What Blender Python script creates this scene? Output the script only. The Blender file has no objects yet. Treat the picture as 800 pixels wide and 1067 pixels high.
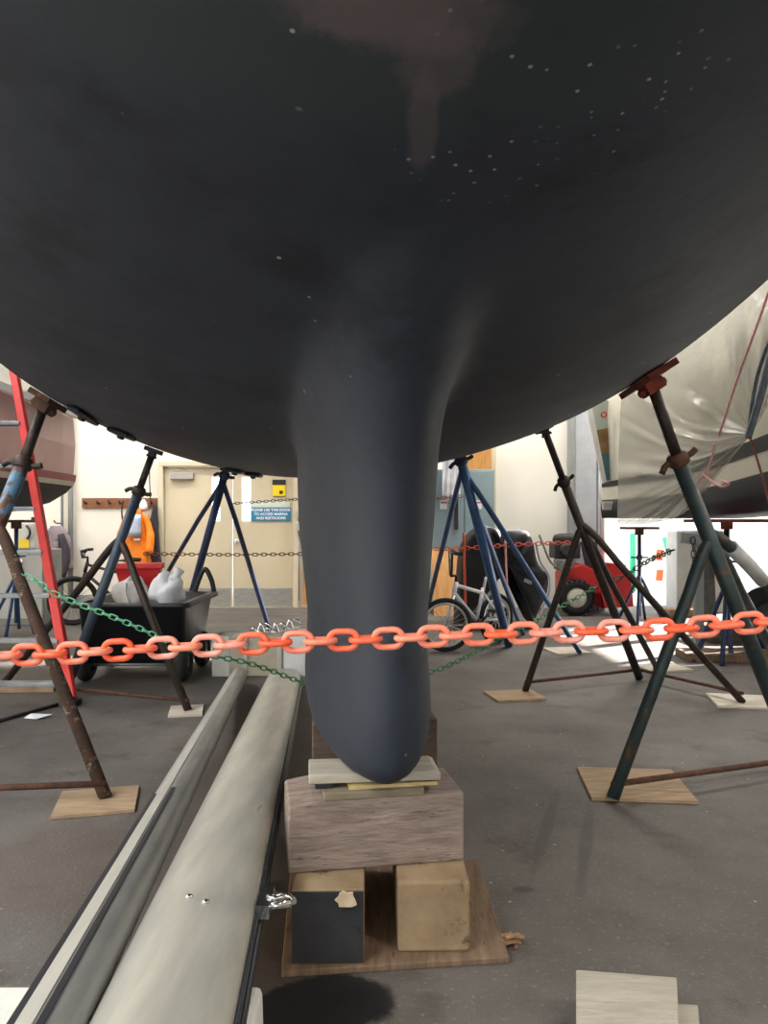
import bpy, bmesh, math, random
from mathutils import Vector, Matrix
from mathutils.bvhtree import BVHTree
random.seed(7)
C = bpy.context.scene.collection
sc = bpy.context.scene
PI = math.pi
CAMZ, F, HOR = 1.2, 800.0, 545.0

def V(*a): return Vector(a)
def P(px, py, Y): return Vector(((px-400)/F*Y, Y, CAMZ-(py-HOR)/F*Y))      # a point of the place seen at px,py at distance Y
def G(px, py, z=0.0):                                                     # a point on the floor (height z)
    Y = (CAMZ-z)*F/(py-HOR); return Vector(((px-400)/F*Y, Y, z))

# ------------------------------------------------------------------ materials
def lin(c):
    return tuple((x/255/12.92 if x/255 <= .04045 else ((x/255+.055)/1.055)**2.4) for x in c[:3])+(1,)
MATS = {}
def mat(name, c1, c2=None, scale=6, rough=.6, metal=0, bump=0, bscale=40, detail=6, stretch=None, contrast=(.35,.65), c3=None, c3at=.68, c3scale=None, alpha=1, transl=0, rrange=.1, spec=.5):
    if name in MATS: return MATS[name]
    m = bpy.data.materials.new(name); m.use_nodes = True
    nt = m.node_tree; N = nt.nodes; L = nt.links
    b = N['Principled BSDF']
    b.inputs['Roughness'].default_value = rough; b.inputs['Metallic'].default_value = metal
    b.inputs['Specular IOR Level'].default_value = spec
    b.inputs['Base Color'].default_value = lin(c1)
    tc = N.new('ShaderNodeTexCoord'); mp = N.new('ShaderNodeMapping'); L.new(tc.outputs['Object'], mp.inputs[0])
    if stretch: mp.inputs['Scale'].default_value = stretch
    if c2:
        nz = N.new('ShaderNodeTexNoise'); nz.inputs['Scale'].default_value = scale; nz.inputs['Detail'].default_value = detail
        nz.inputs['Roughness'].default_value = .6
        L.new(mp.outputs[0], nz.inputs['Vector'])
        r = N.new('ShaderNodeValToRGB'); r.color_ramp.elements[0].position = contrast[0]; r.color_ramp.elements[1].position = contrast[1]
        r.color_ramp.elements[0].color = lin(c1); r.color_ramp.elements[1].color = lin(c2)
        L.new(nz.outputs['Fac'], r.inputs[0]); col = r.outputs[0]
        if c3:
            n3 = N.new('ShaderNodeTexNoise'); n3.inputs['Scale'].default_value = c3scale or scale*1.7; n3.inputs['Detail'].default_value = 8
            n3.inputs['Roughness'].default_value = .7
            L.new(mp.outputs[0], n3.inputs['Vector'])
            r3 = N.new('ShaderNodeValToRGB'); r3.color_ramp.elements[0].position = c3at-.04; r3.color_ramp.elements[1].position = c3at+.04
            L.new(n3.outputs['Fac'], r3.inputs[0])
            mx = N.new('ShaderNodeMix'); mx.data_type = 'RGBA'
            L.new(r3.outputs[0], mx.inputs[0]); L.new(col, mx.inputs[6]); mx.inputs[7].default_value = lin(c3)
            col = mx.outputs[2]
        L.new(col, b.inputs['Base Color'])
        mr = N.new('ShaderNodeMapRange'); mr.inputs['To Min'].default_value = max(0, rough-rrange); mr.inputs['To Max'].default_value = min(1, rough+rrange)
        L.new(nz.outputs['Fac'], mr.inputs['Value']); L.new(mr.outputs[0], b.inputs['Roughness'])
    if bump:
        n2 = N.new('ShaderNodeTexNoise'); n2.inputs['Scale'].default_value = bscale; n2.inputs['Detail'].default_value = 5
        L.new(mp.outputs[0], n2.inputs['Vector'])
        bp = N.new('ShaderNodeBump'); bp.inputs['Strength'].default_value = bump; bp.inputs['Distance'].default_value = .02
        L.new(n2.outputs['Fac'], bp.inputs['Height']); L.new(bp.outputs[0], b.inputs['Normal'])
    if alpha < 1: b.inputs['Alpha'].default_value = alpha
    if transl:
        out = N['Material Output']; tr = N.new('ShaderNodeBsdfTranslucent'); tr.inputs[0].default_value = lin(c1)
        ms = N.new('ShaderNodeMixShader'); ms.inputs[0].default_value = transl
        L.new(b.outputs[0], ms.inputs[1]); L.new(tr.outputs[0], ms.inputs[2]); L.new(ms.outputs[0], out.inputs[0])
    MATS[name] = m
    return m

# ------------------------------------------------------------------ mesh builder
class MB:
    def __init__(s): s.v = []; s.f = []; s.m = []; s.sm = []
    def add(s, vs, fs, mi=0, smooth=False):
        o = len(s.v); s.v += [Vector(x) for x in vs]
        for f in fs: s.f.append([i+o for i in f]); s.m.append(mi); s.sm.append(smooth)
        return s
    def box(s, c, size, rot=None, mi=0):
        x, y, z = [k/2 for k in size]
        vs = [V(a*x, b*y, d*z) for a in (-1, 1) for b in (-1, 1) for d in (-1, 1)]
        if rot is not None: vs = [rot @ q for q in vs]
        vs = [q+Vector(c) for q in vs]
        return s.add(vs, [(0,1,3,2),(4,6,7,5),(0,4,5,1),(2,3,7,6),(0,2,6,4),(1,5,7,3)], mi)
    def hexa(s, b4, t4, mi=0):            # bottom four corners, top four corners in the same order
        return s.add(list(b4)+list(t4), [(3,2,1,0),(4,5,6,7),(0,1,5,4),(1,2,6,5),(2,3,7,6),(3,0,4,7)], mi)
    def ring(s, pts, rads, seg=10, closed=False, cap=True, mi=0, flat=1.0, smooth=True, up=None):
        pts = [Vector(p) for p in pts]; n = len(pts)
        if not hasattr(rads, '__len__'): rads = [rads]*n
        tang = []
        for i in range(n):
            a = pts[(i-1) % n] if (closed or i > 0) else pts[i]
            b = pts[(i+1) % n] if (closed or i < n-1) else pts[i]
            t = (b-a); tang.append(t.normalized() if t.length > 1e-9 else V(0,0,1))
        u = up or (V(0,0,1) if abs(tang[0].z) < .9 else V(1,0,0))
        nrm = (u-tang[0]*u.dot(tang[0])).normalized()
        vs = []
        for i in range(n):
            nrm = (nrm-tang[i]*nrm.dot(tang[i])).normalized(); bn = tang[i].cross(nrm)
            for k in range(seg):
                a = 2*PI*k/seg
                vs.append(pts[i]+(nrm*math.cos(a)*flat+bn*math.sin(a))*rads[i])
        fs = []
        for i in range(n if closed else n-1):
            j = (i+1) % n
            for k in range(seg):
                l = (k+1) % seg
                fs.append((i*seg+k, i*seg+l, j*seg+l, j*seg+k))
        s.add(vs, fs, mi, smooth)
        if cap and not closed:
            o = len(s.v)-len(vs)
            s.f.append([o+k for k in range(seg)][::-1]); s.m.append(mi); s.sm.append(False)
            s.f.append([o+(n-1)*seg+k for k in range(seg)]); s.m.append(mi); s.sm.append(False)
        return s
    def tube(s, a, b, r, seg=10, r2=None, mi=0): return s.ring([a, b], [r, r2 if r2 is not None else r], seg, mi=mi)
    def lathe(s, prof, base, axis=V(0,0,1), seg=20, mi=0):
        axis = axis.normalized(); u = V(1,0,0) if abs(axis.x) < .9 else V(0,1,0)
        u = (u-axis*u.dot(axis)).normalized(); w = axis.cross(u); vs = []
        for r, h in prof:
            for k in range(seg):
                a = 2*PI*k/seg; vs.append(Vector(base)+axis*h+(u*math.cos(a)+w*math.sin(a))*r)
        fs = [(i*seg+k, i*seg+(k+1) % seg, (i+1)*seg+(k+1) % seg, (i+1)*seg+k) for i in range(len(prof)-1) for k in range(seg)]
        s.add(vs, fs, mi, True); o = len(s.v)-len(vs)
        s.f.append([o+k for k in range(seg)][::-1]); s.m.append(mi); s.sm.append(False)
        s.f.append([o+(len(prof)-1)*seg+k for k in range(seg)]); s.m.append(mi); s.sm.append(False)
        return s
    def prism(s, poly, ext, mi=0):        # planar polygon swept along ext
        n = len(poly); e = Vector(ext)
        return s.add([Vector(p) for p in poly]+[Vector(p)+e for p in poly], [list(range(n))[::-1], list(range(n, 2*n))]+[(i, (i+1) % n, n+(i+1) % n, n+i) for i in range(n)], mi)
    def grid(s, rows, mi=0, smooth=True, closed=False):
        n = len(rows[0]); vs = [q for r in rows for q in r]
        m = n if closed else n-1
        return s.add(vs, [(i*n+k, i*n+(k+1) % n, (i+1)*n+(k+1) % n, (i+1)*n+k) for i in range(len(rows)-1) for k in range(m)], mi, smooth)
    def torus(s, c, axis, R, r, seg=28, rs=8, mi=0):
        axis = Vector(axis).normalized(); u = V(0,0,1) if abs(axis.z) < .9 else V(1,0,0)
        u = (u-axis*u.dot(axis)).normalized(); w = axis.cross(u)
        return s.ring([Vector(c)+(u*math.cos(2*PI*k/seg)+w*math.sin(2*PI*k/seg))*R for k in range(seg)], r, rs, closed=True, mi=mi)
    def bounds(s):
        lo = Vector([min(p[i] for p in s.v) for i in range(3)]); hi = Vector([max(p[i] for p in s.v) for i in range(3)])
        return lo, hi
    def build(s, name, m, parent=None, bevel=0, fix=True, solid=0):
        me = bpy.data.meshes.new(name)
        if parent is not None:
            q = parent; org = Vector((0,0,0))
            while q is not None: org += q.location; q = q.parent
        else:
            lo, hi = s.bounds(); org = V((lo.x+hi.x)/2, (lo.y+hi.y)/2, lo.z)
        me.from_pydata([p-org for p in s.v], [], s.f)
        for x in (m if isinstance(m, (list, tuple)) else [m]): me.materials.append(x)
        me.polygons.foreach_set('material_index', s.m); me.polygons.foreach_set('use_smooth', s.sm)
        if fix:
            bm = bmesh.new(); bm.from_mesh(me); bmesh.ops.recalc_face_normals(bm, faces=bm.faces); bm.to_mesh(me); bm.free()
        me.update()
        o = bpy.data.objects.new(name, me); C.objects.link(o)
        if parent is not None: o.parent = parent
        else: o.location = org
        if solid:
            md = o.modifiers.new('thickness', 'SOLIDIFY'); md.thickness = solid; md.offset = 0
        if bevel:
            md = o.modifiers.new('bevel', 'BEVEL'); md.width = bevel; md.segments = 2; md.limit_method = 'ANGLE'; md.angle_limit = math.radians(40)
        return o
def tag(o, label, cat, group=None):
    o['label'] = label; o['category'] = cat
    if group: o['group'] = group
    return o
def struct(o): o['kind'] = 'structure'; return o
def thing(name, label, cat, loc, group=None):
    o = bpy.data.objects.new(name, None); o.empty_display_size = .1; C.objects.link(o); o.location = loc
    return tag(o, label, cat, group)
def bez(p0, p1, p2, n=10):
    return [Vector(p0)*(1-t)**2+Vector(p1)*2*t*(1-t)+Vector(p2)*t*t for t in [i/n for i in range(n+1)]]
def path(pts, n=8):                       # Catmull-Rom through pts
    pts = [Vector(p) for p in pts]; q = [pts[0]*2-pts[1]]+pts+[pts[-1]*2-pts[-2]]; out = []
    for i in range(1, len(q)-2):
        for k in range(n):
            t = k/n; a, b, c, d = q[i-1], q[i], q[i+1], q[i+2]
            out.append(.5*((2*b)+(c-a)*t+(2*a-5*b+4*c-d)*t*t+(3*b-a-3*c+d)*t**3))
    return out+[pts[-1]]
def interp(x, xs, ys):
    if x <= xs[0]: return ys[0]
    for i in range(len(xs)-1):
        if x <= xs[i+1]:
            t = (x-xs[i])/(xs[i+1]-xs[i]); return ys[i]*(1-t)+ys[i+1]*t
    return ys[-1]
def text(s, size, centre, m, parent, right=V(1,0,0), up=V(0,0,1), name='lettering', bold=0.0, ext=.001):
    cu = bpy.data.curves.new(name, 'FONT'); cu.body = s; cu.size = size; cu.align_x = 'CENTER'; cu.align_y = 'CENTER'; cu.extrude = ext; cu.offset = bold
    t = bpy.data.objects.new('tmp', cu); C.objects.link(t)
    dg = bpy.context.evaluated_depsgraph_get(); dg.update()
    me = bpy.data.meshes.new_from_object(t.evaluated_get(dg)); C.objects.unlink(t); bpy.data.objects.remove(t)
    me.materials.clear(); me.materials.append(m); me.name = name
    o = bpy.data.objects.new(name, me); C.objects.link(o)
    R = Matrix((right, up, right.cross(up))).transposed().to_4x4(); R.translation = Vector(centre)-parent.location
    o.parent = parent; o.matrix_local = R
    return o

# ------------------------------------------------------------------ material list
M_wall = mat('cream_wall_paint', (226,219,205), (232,226,214), 1.5, .75, bump=.05, bscale=60)
M_wallw = mat('white_wall_panel', (240,236,226), (235,230,219), 1.2, .7)
M_ceil = mat('ceiling_metal', (190,190,186), (180,180,178), 2, .7)
M_white = mat('white_paint', (232,232,230), (222,222,218), 5, .5)
M_siding = mat('white_siding', (236,238,240), (228,230,232), 2, .6)
M_door = mat('beige_door_paint', (210,196,166), (203,188,158), 2, .5)
M_doorframe = mat('beige_frame_paint', (214,203,176), (206,194,166), 3, .5)
M_steel = mat('brushed_steel', (190,188,180), (165,163,155), 9, .38, .8, stretch=(1,1,12))
M_chrome = mat('chrome', (215,215,215), None, rough=.2, metal=1)
M_galv = mat('galvanised_metal', (160,164,168), (135,140,146), 8, .45, .7)
M_black = mat('black_plastic', (24,26,32), (32,34,40), 5, .4)
M_rubber = mat('black_rubber', (26,26,27), (40,39,38), 18, .8)
M_blackcloth = mat('black_cover_cloth', (22,22,26), (32,32,37), 7, .75, bump=.4, bscale=14)
M_red = mat('red_paint', (206,36,34), (188,30,30), 5, .42)
M_redladder = mat('red_fibreglass', (222,48,42), (205,38,36), 7, .45)
M_redtub = mat('red_plastic_tub', (205,44,48), (190,36,42), 5, .45)
M_rustred = mat('rusty_red_steel', (150,62,44), (105,44,34), 16, .75, .1, c3=(70,38,30), c3at=.6)
M_rust = mat('rusted_steel', (96,62,44), (66,48,40), 20, .8, .1, c3=(120,78,50), c3at=.62)
M_rustflake = mat('flaking_rusted_steel', (84,58,44), (62,48,42), 14, .85, .1, c3=(150,146,132), c3at=.6, c3scale=22)
M_darkpole = mat('dark_brown_steel', (62,52,46), (50,44,42), 14, .55, .35, c3=(98,66,46), c3at=.62)
M_green = mat('dark_green_steel', (58,74,72), (48,60,62), 10, .5, .35, c3=(104,74,52), c3at=.6)
M_bluerust = mat('weathered_blue_paint', (104,146,178), (92,128,156), 9, .6, .1, c3=(104,68,44), c3at=.5)
M_bluegrey = mat('blue_grey_paint', (66,82,98), (52,64,78), 8, .5, .2, c3=(78,66,58), c3at=.62)
M_navy = mat('navy_paint', (42,56,92), (36,48,80), 8, .45, .2)
M_blue = mat('mid_blue_paint', (66,100,146), (54,84,126), 8, .38, .3)
M_ply = mat('plywood', (176,152,122), (150,124,96), 5, .75, stretch=(1,7,1), bump=.15, bscale=30, c3=(112,90,70), c3at=.66)
M_plydark = mat('dirty_plywood', (134,110,88), (106,86,68), 6, .8, stretch=(7,1,1), bump=.2, bscale=30, c3=(84,66,52), c3at=.62)
M_plypale = mat('pale_plywood', (212,204,190), (190,180,164), 4, .75, c3=(150,138,122), c3at=.68)
M_plyor = mat('orange_plywood', (204,150,84), (184,128,66), 4, .6, stretch=(8,1,1), c3=(160,104,52), c3at=.66)
M_timber = mat('weathered_grey_timber', (150,134,124), (126,110,101), 5, .8, stretch=(1,8,10), bump=.3, bscale=14, c3=(98,82,74), c3at=.63, contrast=(.4,.6))
M_timberend = mat('tan_timber', (160,138,108), (128,106,78), 6, .8, bump=.25, bscale=20, c3=(92,70,50), c3at=.63)
M_timberdark = mat('dark_timber', (98,84,72), (76,64,56), 6, .85, stretch=(1,8,8), bump=.25, bscale=16)
M_blackend = mat('black_painted_end_grain', (38,38,42), (50,50,54), 12, .8, bump=.3, bscale=35, c3=(120,110,96), c3at=.74)
M_plaster = mat('cream_filler', (222,204,176), (196,172,140), 20, .8)
M_palewood = mat('pale_grey_wood', (188,182,168), (166,158,144), 5, .75, stretch=(1.2,8,6), bump=.15, bscale=20, c3=(140,132,118), c3at=.66)
M_greyplank = mat('grey_plank', (142,132,112), (122,112,94), 6, .8, stretch=(1,7,6))
M_yellowwood = mat('yellow_shim_wood', (208,186,134), (188,164,112), 8, .7, stretch=(1,9,9))
M_hull2 = mat('dark_bottom_paint', (40,42,46), (48,50,54), 4, .65)
M_rack = mat('brown_rack_wood', (136,86,52), (116,70,42), 5, .5, stretch=(1,9,9))
M_teal = mat('grey_blue_panel', (140,160,166), (128,148,156), 2, .55)
M_tealboat = mat('teal_panel', (76,116,126), (64,100,112), 3, .5)
M_brown = mat('brown_board', (150,118,74), (122,92,54), 8, .7, c3=(100,74,44), c3at=.62)
M_cream = mat('cream_gelcoat', (220,216,200), (208,204,188), 2, .35)
M_stripe = mat('black_boot_stripe', (34,38,44), None, rough=.4)
M_pink = mat('faded_pink_hull', (232,186,178), (222,172,165), 2.5, .4)
M_redstripe = mat('dark_red_stripe', (176,64,72), None, rough=.5)
M_orange_cloth = mat('orange_jacket_cloth', (250,140,20), (232,118,10), 8, .6, bump=.4, bscale=18)
M_reflect = mat('silver_reflective_panel', (196,204,220), (176,184,202), 9, .4, .2)
M_darkcloth = mat('dark_jacket_cloth', (44,40,48), (58,52,58), 8, .8, bump=.4, bscale=18)
M_mauve = mat('mauve_grey_cloth', (150,136,142), (118,104,112), 6, .85, bump=.5, bscale=14, c3=(44,40,46), c3at=.62)
M_bag = mat('grey_white_plastic_bag', (206,202,196), (176,170,166), 5, .4, bump=.7, bscale=9)
M_whitebag = mat('white_plastic_bag', (238,238,242), (220,222,230), 5, .35, bump=.6, bscale=10)
M_yellow = mat('yellow_sign', (240,210,20), None, rough=.4)
M_signblue = mat('blue_sign', (38,128,166), None, rough=.4)
M_tealsign = mat('pale_notice', (214,220,206), None, rough=.5)
M_letter = mat('white_letters', (240,244,246), None, rough=.5)
M_darkletter = mat('dark_letters', (40,40,42), None, rough=.5)
M_grey = mat('grey_box_paint', (188,190,186), (176,178,174), 4, .5)
M_midgrey = mat('mid_grey_panel', (150,154,154), (132,136,138), 4, .6)
M_column = mat('grey_column_paint', (176,180,188), (160,163,172), 3, .6)
M_conc = mat('pale_concrete', (196,192,184), (176,172,164), 3, .85, bump=.2)
M_darkgrey = mat('weathered_dark_grey', (92,94,94), (62,64,66), 9, .8, c3=(120,120,116), c3at=.66)
M_greenchain = mat('green_plastic', (150,226,188), (116,200,154), 9, .4)
M_greenchain2 = mat('dark_green_plastic', (54,132,88), (42,110,72), 9, .45)
M_greychain = mat('grey_steel_chain', (96,102,98), (76,80,78), 9, .5, .6)
M_rustchain = mat('rusty_red_chain', (136,72,54), (104,54,42), 12, .6, .2)
M_redchain = mat('red_plastic', (214,84,56), (198,70,46), 12, .5)
M_pinkrope = mat('pink_rope', (236,178,178), (220,156,158), 30, .8)
M_rope = mat('grey_blue_rope', (120,128,138), (96,104,112), 24, .8)
M_foam = mat('white_foam', (228,226,220), (212,210,202), 6, .8, bump=.15)
M_beige = mat('beige_beam', (196,188,172), (180,170,154), 4, .7)
M_alu = mat('brushed_aluminium_spar', (206,203,192), (184,182,173), 3, .4, .45, stretch=(5,.7,5), rrange=.08, c3=(140,138,132), c3at=.7)
M_aludark = mat('dull_aluminium_spar', (172,172,167), (148,149,148), 3, .4, .45, stretch=(5,.7,5))
M_black2 = mat('black_track', (20,22,32), None, rough=.45)
M_trackstrip = mat('pale_track_strip', (206,204,194), (192,190,180), 4, .45, .3, stretch=(5,.6,5))
M_tape = mat('white_tape', (206,206,204), (188,188,188), 12, .6)
M_whitebike = mat('white_bike_paint', (226,224,230), None, rough=.3)
M_darkbike = mat('dark_bike_paint', (58,50,46), (46,42,42), 10, .5, .3)
M_rim = mat('bike_rim_alloy', (196,196,200), None, rough=.3, metal=.8)
M_engine = mat('engine_grey_metal', (150,150,148), (96,96,96), 14, .5, .5)
M_enginedark = mat('engine_black_metal', (44,44,46), (58,58,58), 14, .5, .3)
M_bark = mat('splintered_wood', (176,140,104), (126,92,66), 20, .85)
M_paper = mat('white_paper', (222,224,230), None, rough=.7)
M_greenpost = mat('green_post_paint', (40,170,130), None, rough=.4)
M_orangepost = mat('orange_stripe_paint', (232,104,62), None, rough=.5)
M_bucket = mat('white_jug_plastic', (206,206,198), (192,192,184), 5, .4)
M_brick = mat('burnt_red_block', (160,70,56), (130,58,48), 12, .8)

# orange plastic chain: each link a slightly different tone
def m_chain():
    m = bpy.data.materials.new('orange_plastic'); m.use_nodes = True; N = m.node_tree.nodes; L = m.node_tree.links; b = N['Principled BSDF']
    oi = N.new('ShaderNodeObjectInfo'); tc = N.new('ShaderNodeTexCoord'); nz = N.new('ShaderNodeTexNoise'); nz.inputs['Scale'].default_value = 60
    L.new(tc.outputs['Object'], nz.inputs['Vector'])
    r = N.new('ShaderNodeValToRGB'); r.color_ramp.elements[0].position = .3; r.color_ramp.elements[1].position = 1.0
    r.color_ramp.elements[0].color = lin((255,100,58)); r.color_ramp.elements[1].color = lin((255,150,122))
    ad = N.new('ShaderNodeMath'); ad.operation = 'MULTIPLY_ADD'; L.new(nz.outputs['Fac'], ad.inputs[0]); ad.inputs[1].default_value = .5
    L.new(oi.outputs['Random'], ad.inputs[2]); L.new(ad.outputs[0], r.inputs[0]); L.new(r.outputs[0], b.inputs['Base Color'])
    b.inputs['Roughness'].default_value = .4
    b.inputs['Subsurface Weight'].default_value = .0
    return m
M_orange = m_chain()
M_paleorange = mat('pale_orange_plastic', (246,140,116), (250,176,160), 50, .45)  # paler orange for some of the links

# antifouling paint of the sailboat: dark blue-grey, worn brown at the forefoot, pale chips
def m_hull():
    m = bpy.data.materials.new('dark_antifouling_paint'); m.use_nodes = True; N = m.node_tree.nodes; L = m.node_tree.links; b = N['Principled BSDF']
    tc = N.new('ShaderNodeTexCoord')
    def noise(scale, detail=6, rough=.6):
        n = N.new('ShaderNodeTexNoise'); n.inputs['Scale'].default_value = scale; n.inputs['Detail'].default_value = detail; n.inputs['Roughness'].default_value = rough
        L.new(tc.outputs['Object'], n.inputs['Vector']); return n
    def ramp(src, p0, p1, c0=(0,0,0,1), c1=(1,1,1,1)):
        r = N.new('ShaderNodeValToRGB'); r.color_ramp.elements[0].position = p0; r.color_ramp.elements[1].position = p1
        r.color_ramp.elements[0].color = c0; r.color_ramp.elements[1].color = c1; L.new(src, r.inputs[0]); return r.outputs[0]
    def mix(f, a, bcol):
        x = N.new('ShaderNodeMix'); x.data_type = 'RGBA'; L.new(f, x.inputs[0]); L.new(a, x.inputs[6]); x.inputs[7].default_value = bcol; return x.outputs[2]
    def mul(a, c):
        x = N.new('ShaderNodeMath'); x.operation = 'MULTIPLY'; L.new(a, x.inputs[0])
        if isinstance(c, float): x.inputs[1].default_value = c
        else: L.new(c, x.inputs[1])
        return x.outputs[0]
    def half_(a): return mul(a, .5)
    base = ramp(noise(1.3).outputs['Fac'], .3, .7, lin((40,46,57)), lin((56,63,75)))
    base = mix(mul(ramp(noise(2.6, 9, .7).outputs['Fac'], .5, .64), .75), base, lin((30,34,41)))
    # greener older paint towards the stem
    sp = N.new('ShaderNodeSeparateXYZ'); L.new(tc.outputs['Object'], sp.inputs[0])
    def spot(cx, cy, rx, ry):             # soft-edged worn patch centred on the hull plan
        cb = N.new('ShaderNodeCombineXYZ')
        for i, (o, c, r) in enumerate(((sp.outputs[0], cx, rx), (sp.outputs[1], cy, ry))):
            s_ = N.new('ShaderNodeMath'); s_.operation = 'SUBTRACT'; L.new(o, s_.inputs[0]); s_.inputs[1].default_value = c
            d_ = N.new('ShaderNodeMath'); d_.operation = 'DIVIDE'; L.new(s_.outputs[0], d_.inputs[0]); d_.inputs[1].default_value = r
            L.new(d_.outputs[0], cb.inputs[i])
        ln = N.new('ShaderNodeVectorMath'); ln.operation = 'LENGTH'; L.new(cb.outputs[0], ln.inputs[0])
        nn = noise(14, 9, .75)
        ad = N.new('ShaderNodeMath'); ad.operation = 'MULTIPLY_ADD'; L.new(nn.outputs['Fac'], ad.inputs[0]); ad.inputs[1].default_value = .9; L.new(ln.outputs['Value'], ad.inputs[2])
        return ramp(half_(ad.outputs[0]), .5, .63, (1,1,1,1), (0,0,0,1))
    base = mix(mul(spot(*HP['green']), .8), base, lin((52,62,64)))
    for k in ('v1', 'v2', 'v3', 'v4'): base = mix(mul(spot(*HP[k]), .36), base, lin((112,100,102)))
    vo = N.new('ShaderNodeTexVoronoi'); vo.inputs['Scale'].default_value = 38; L.new(tc.outputs['Object'], vo.inputs['Vector'])
    chips = mul(mul(ramp(vo.outputs['Distance'], .09, .16, (1,1,1,1), (0,0,0,1)), ramp(noise(2.2).outputs['Fac'], .44, .5)), spot(*HP['chips']))
    base = mix(chips, base, lin((150,158,160)))
    vo2 = N.new('ShaderNodeTexVoronoi'); vo2.inputs['Scale'].default_value = 9; L.new(tc.outputs['Object'], vo2.inputs['Vector'])
    base = mix(mul(ramp(vo2.outputs['Distance'], .045, .06, (1,1,1,1), (0,0,0,1)), ramp(noise(1.7).outputs['Fac'], .5, .56)), base, lin((170,174,176)))
    L.new(base, b.inputs['Base Color'])
    rr = N.new('ShaderNodeMapRange'); L.new(noise(5).outputs['Fac'], rr.inputs[0]); rr.inputs['To Min'].default_value = .5; rr.inputs['To Max'].default_value = .68
    L.new(rr.outputs[0], b.inputs['Roughness']); b.inputs['Specular IOR Level'].default_value = .35
    bp = N.new('ShaderNodeBump'); bp.inputs['Strength'].default_value = .12; bp.inputs['Distance'].default_value = .01
    L.new(noise(26).outputs['Fac'], bp.inputs['Height']); L.new(bp.outputs[0], b.inputs['Normal'])
    return m

# ================================================================== SETTING
def m_floor():
    m = bpy.data.materials.new('oil_stained_asphalt'); m.use_nodes = True; N = m.node_tree.nodes; L = m.node_tree.links; b = N['Principled BSDF']
    tc = N.new('ShaderNodeTexCoord')
    def noise(scale, detail=8, rough=.65):
        n = N.new('ShaderNodeTexNoise'); n.inputs['Scale'].default_value = scale; n.inputs['Detail'].default_value = detail; n.inputs['Roughness'].default_value = rough
        L.new(tc.outputs['Object'], n.inputs['Vector']); return n.outputs['Fac']
    def ramp(src, p0, p1, c0=(0,0,0,1), c1=(1,1,1,1)):
        r = N.new('ShaderNodeValToRGB'); r.color_ramp.elements[0].position = p0; r.color_ramp.elements[1].position = p1
        r.color_ramp.elements[0].color = c0; r.color_ramp.elements[1].color = c1; L.new(src, r.inputs[0]); return r.outputs[0]
    def mix(f, a, c):
        x = N.new('ShaderNodeMix'); x.data_type = 'RGBA'; L.new(f, x.inputs[0]); L.new(a, x.inputs[6]); x.inputs[7].default_value = c; return x.outputs[2]
    col = ramp(noise(1.1), .32, .7, lin((78,73,69)), lin((114,109,104)))
    def half(f, k):
        x = N.new('ShaderNodeMath'); x.operation = 'MULTIPLY'; L.new(f, x.inputs[0]); x.inputs[1].default_value = k; return x.outputs[0]
    col = mix(half(ramp(noise(3.2), .55, .68), .75), col, lin((70,62,56)))
    col = mix(half(ramp(noise(60, 4), .58, .7), .6), col, lin((146,140,132)))
    col = mix(half(ramp(noise(150, 3), .56, .68), .6), col, lin((62,58,55)))
    vo = N.new('ShaderNodeTexVoronoi'); vo.inputs['Scale'].default_value = 9; L.new(tc.outputs['Object'], vo.inputs['Vector'])
    col = mix(ramp(vo.outputs['Distance'], .035, .06, (1,1,1,1), (0,0,0,1)), col, lin((168,162,152)))
    sp = N.new('ShaderNodeSeparateXYZ'); L.new(tc.outputs['Object'], sp.inputs[0])
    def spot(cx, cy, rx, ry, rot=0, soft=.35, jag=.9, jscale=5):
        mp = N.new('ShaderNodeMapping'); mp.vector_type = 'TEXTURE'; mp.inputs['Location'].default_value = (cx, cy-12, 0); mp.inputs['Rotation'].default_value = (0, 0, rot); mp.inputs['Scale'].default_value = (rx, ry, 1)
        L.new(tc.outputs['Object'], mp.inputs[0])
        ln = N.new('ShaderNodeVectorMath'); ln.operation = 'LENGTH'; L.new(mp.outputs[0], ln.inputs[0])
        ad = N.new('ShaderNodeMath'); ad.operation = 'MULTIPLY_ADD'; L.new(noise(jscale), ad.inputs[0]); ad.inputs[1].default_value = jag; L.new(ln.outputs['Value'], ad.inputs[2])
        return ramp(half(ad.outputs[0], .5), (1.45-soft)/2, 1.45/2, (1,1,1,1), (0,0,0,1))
    for a in STAINS_AND_PATCHES:
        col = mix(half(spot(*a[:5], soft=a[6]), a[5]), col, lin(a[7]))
    L.new(col, b.inputs['Base Color'])
    r = N.new('ShaderNodeMapRange'); L.new(noise(2.5), r.inputs[0]); r.inputs['To Min'].default_value = .5; r.inputs['To Max'].default_value = .85; L.new(r.outputs[0], b.inputs['Roughness'])
    bp = N.new('ShaderNodeBump'); bp.inputs['Strength'].default_value = .35; bp.inputs['Distance'].default_value = .008
    L.new(noise(70, 6), bp.inputs['Height']); L.new(bp.outputs[0], b.inputs['Normal'])
    return m
g1 = G(335, 1045); g2 = G(545, 927); g3 = G(600, 905); g4 = G(70, 900); g5 = G(300, 800); g6 = G(570, 860); g7 = G(610, 880)
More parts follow.
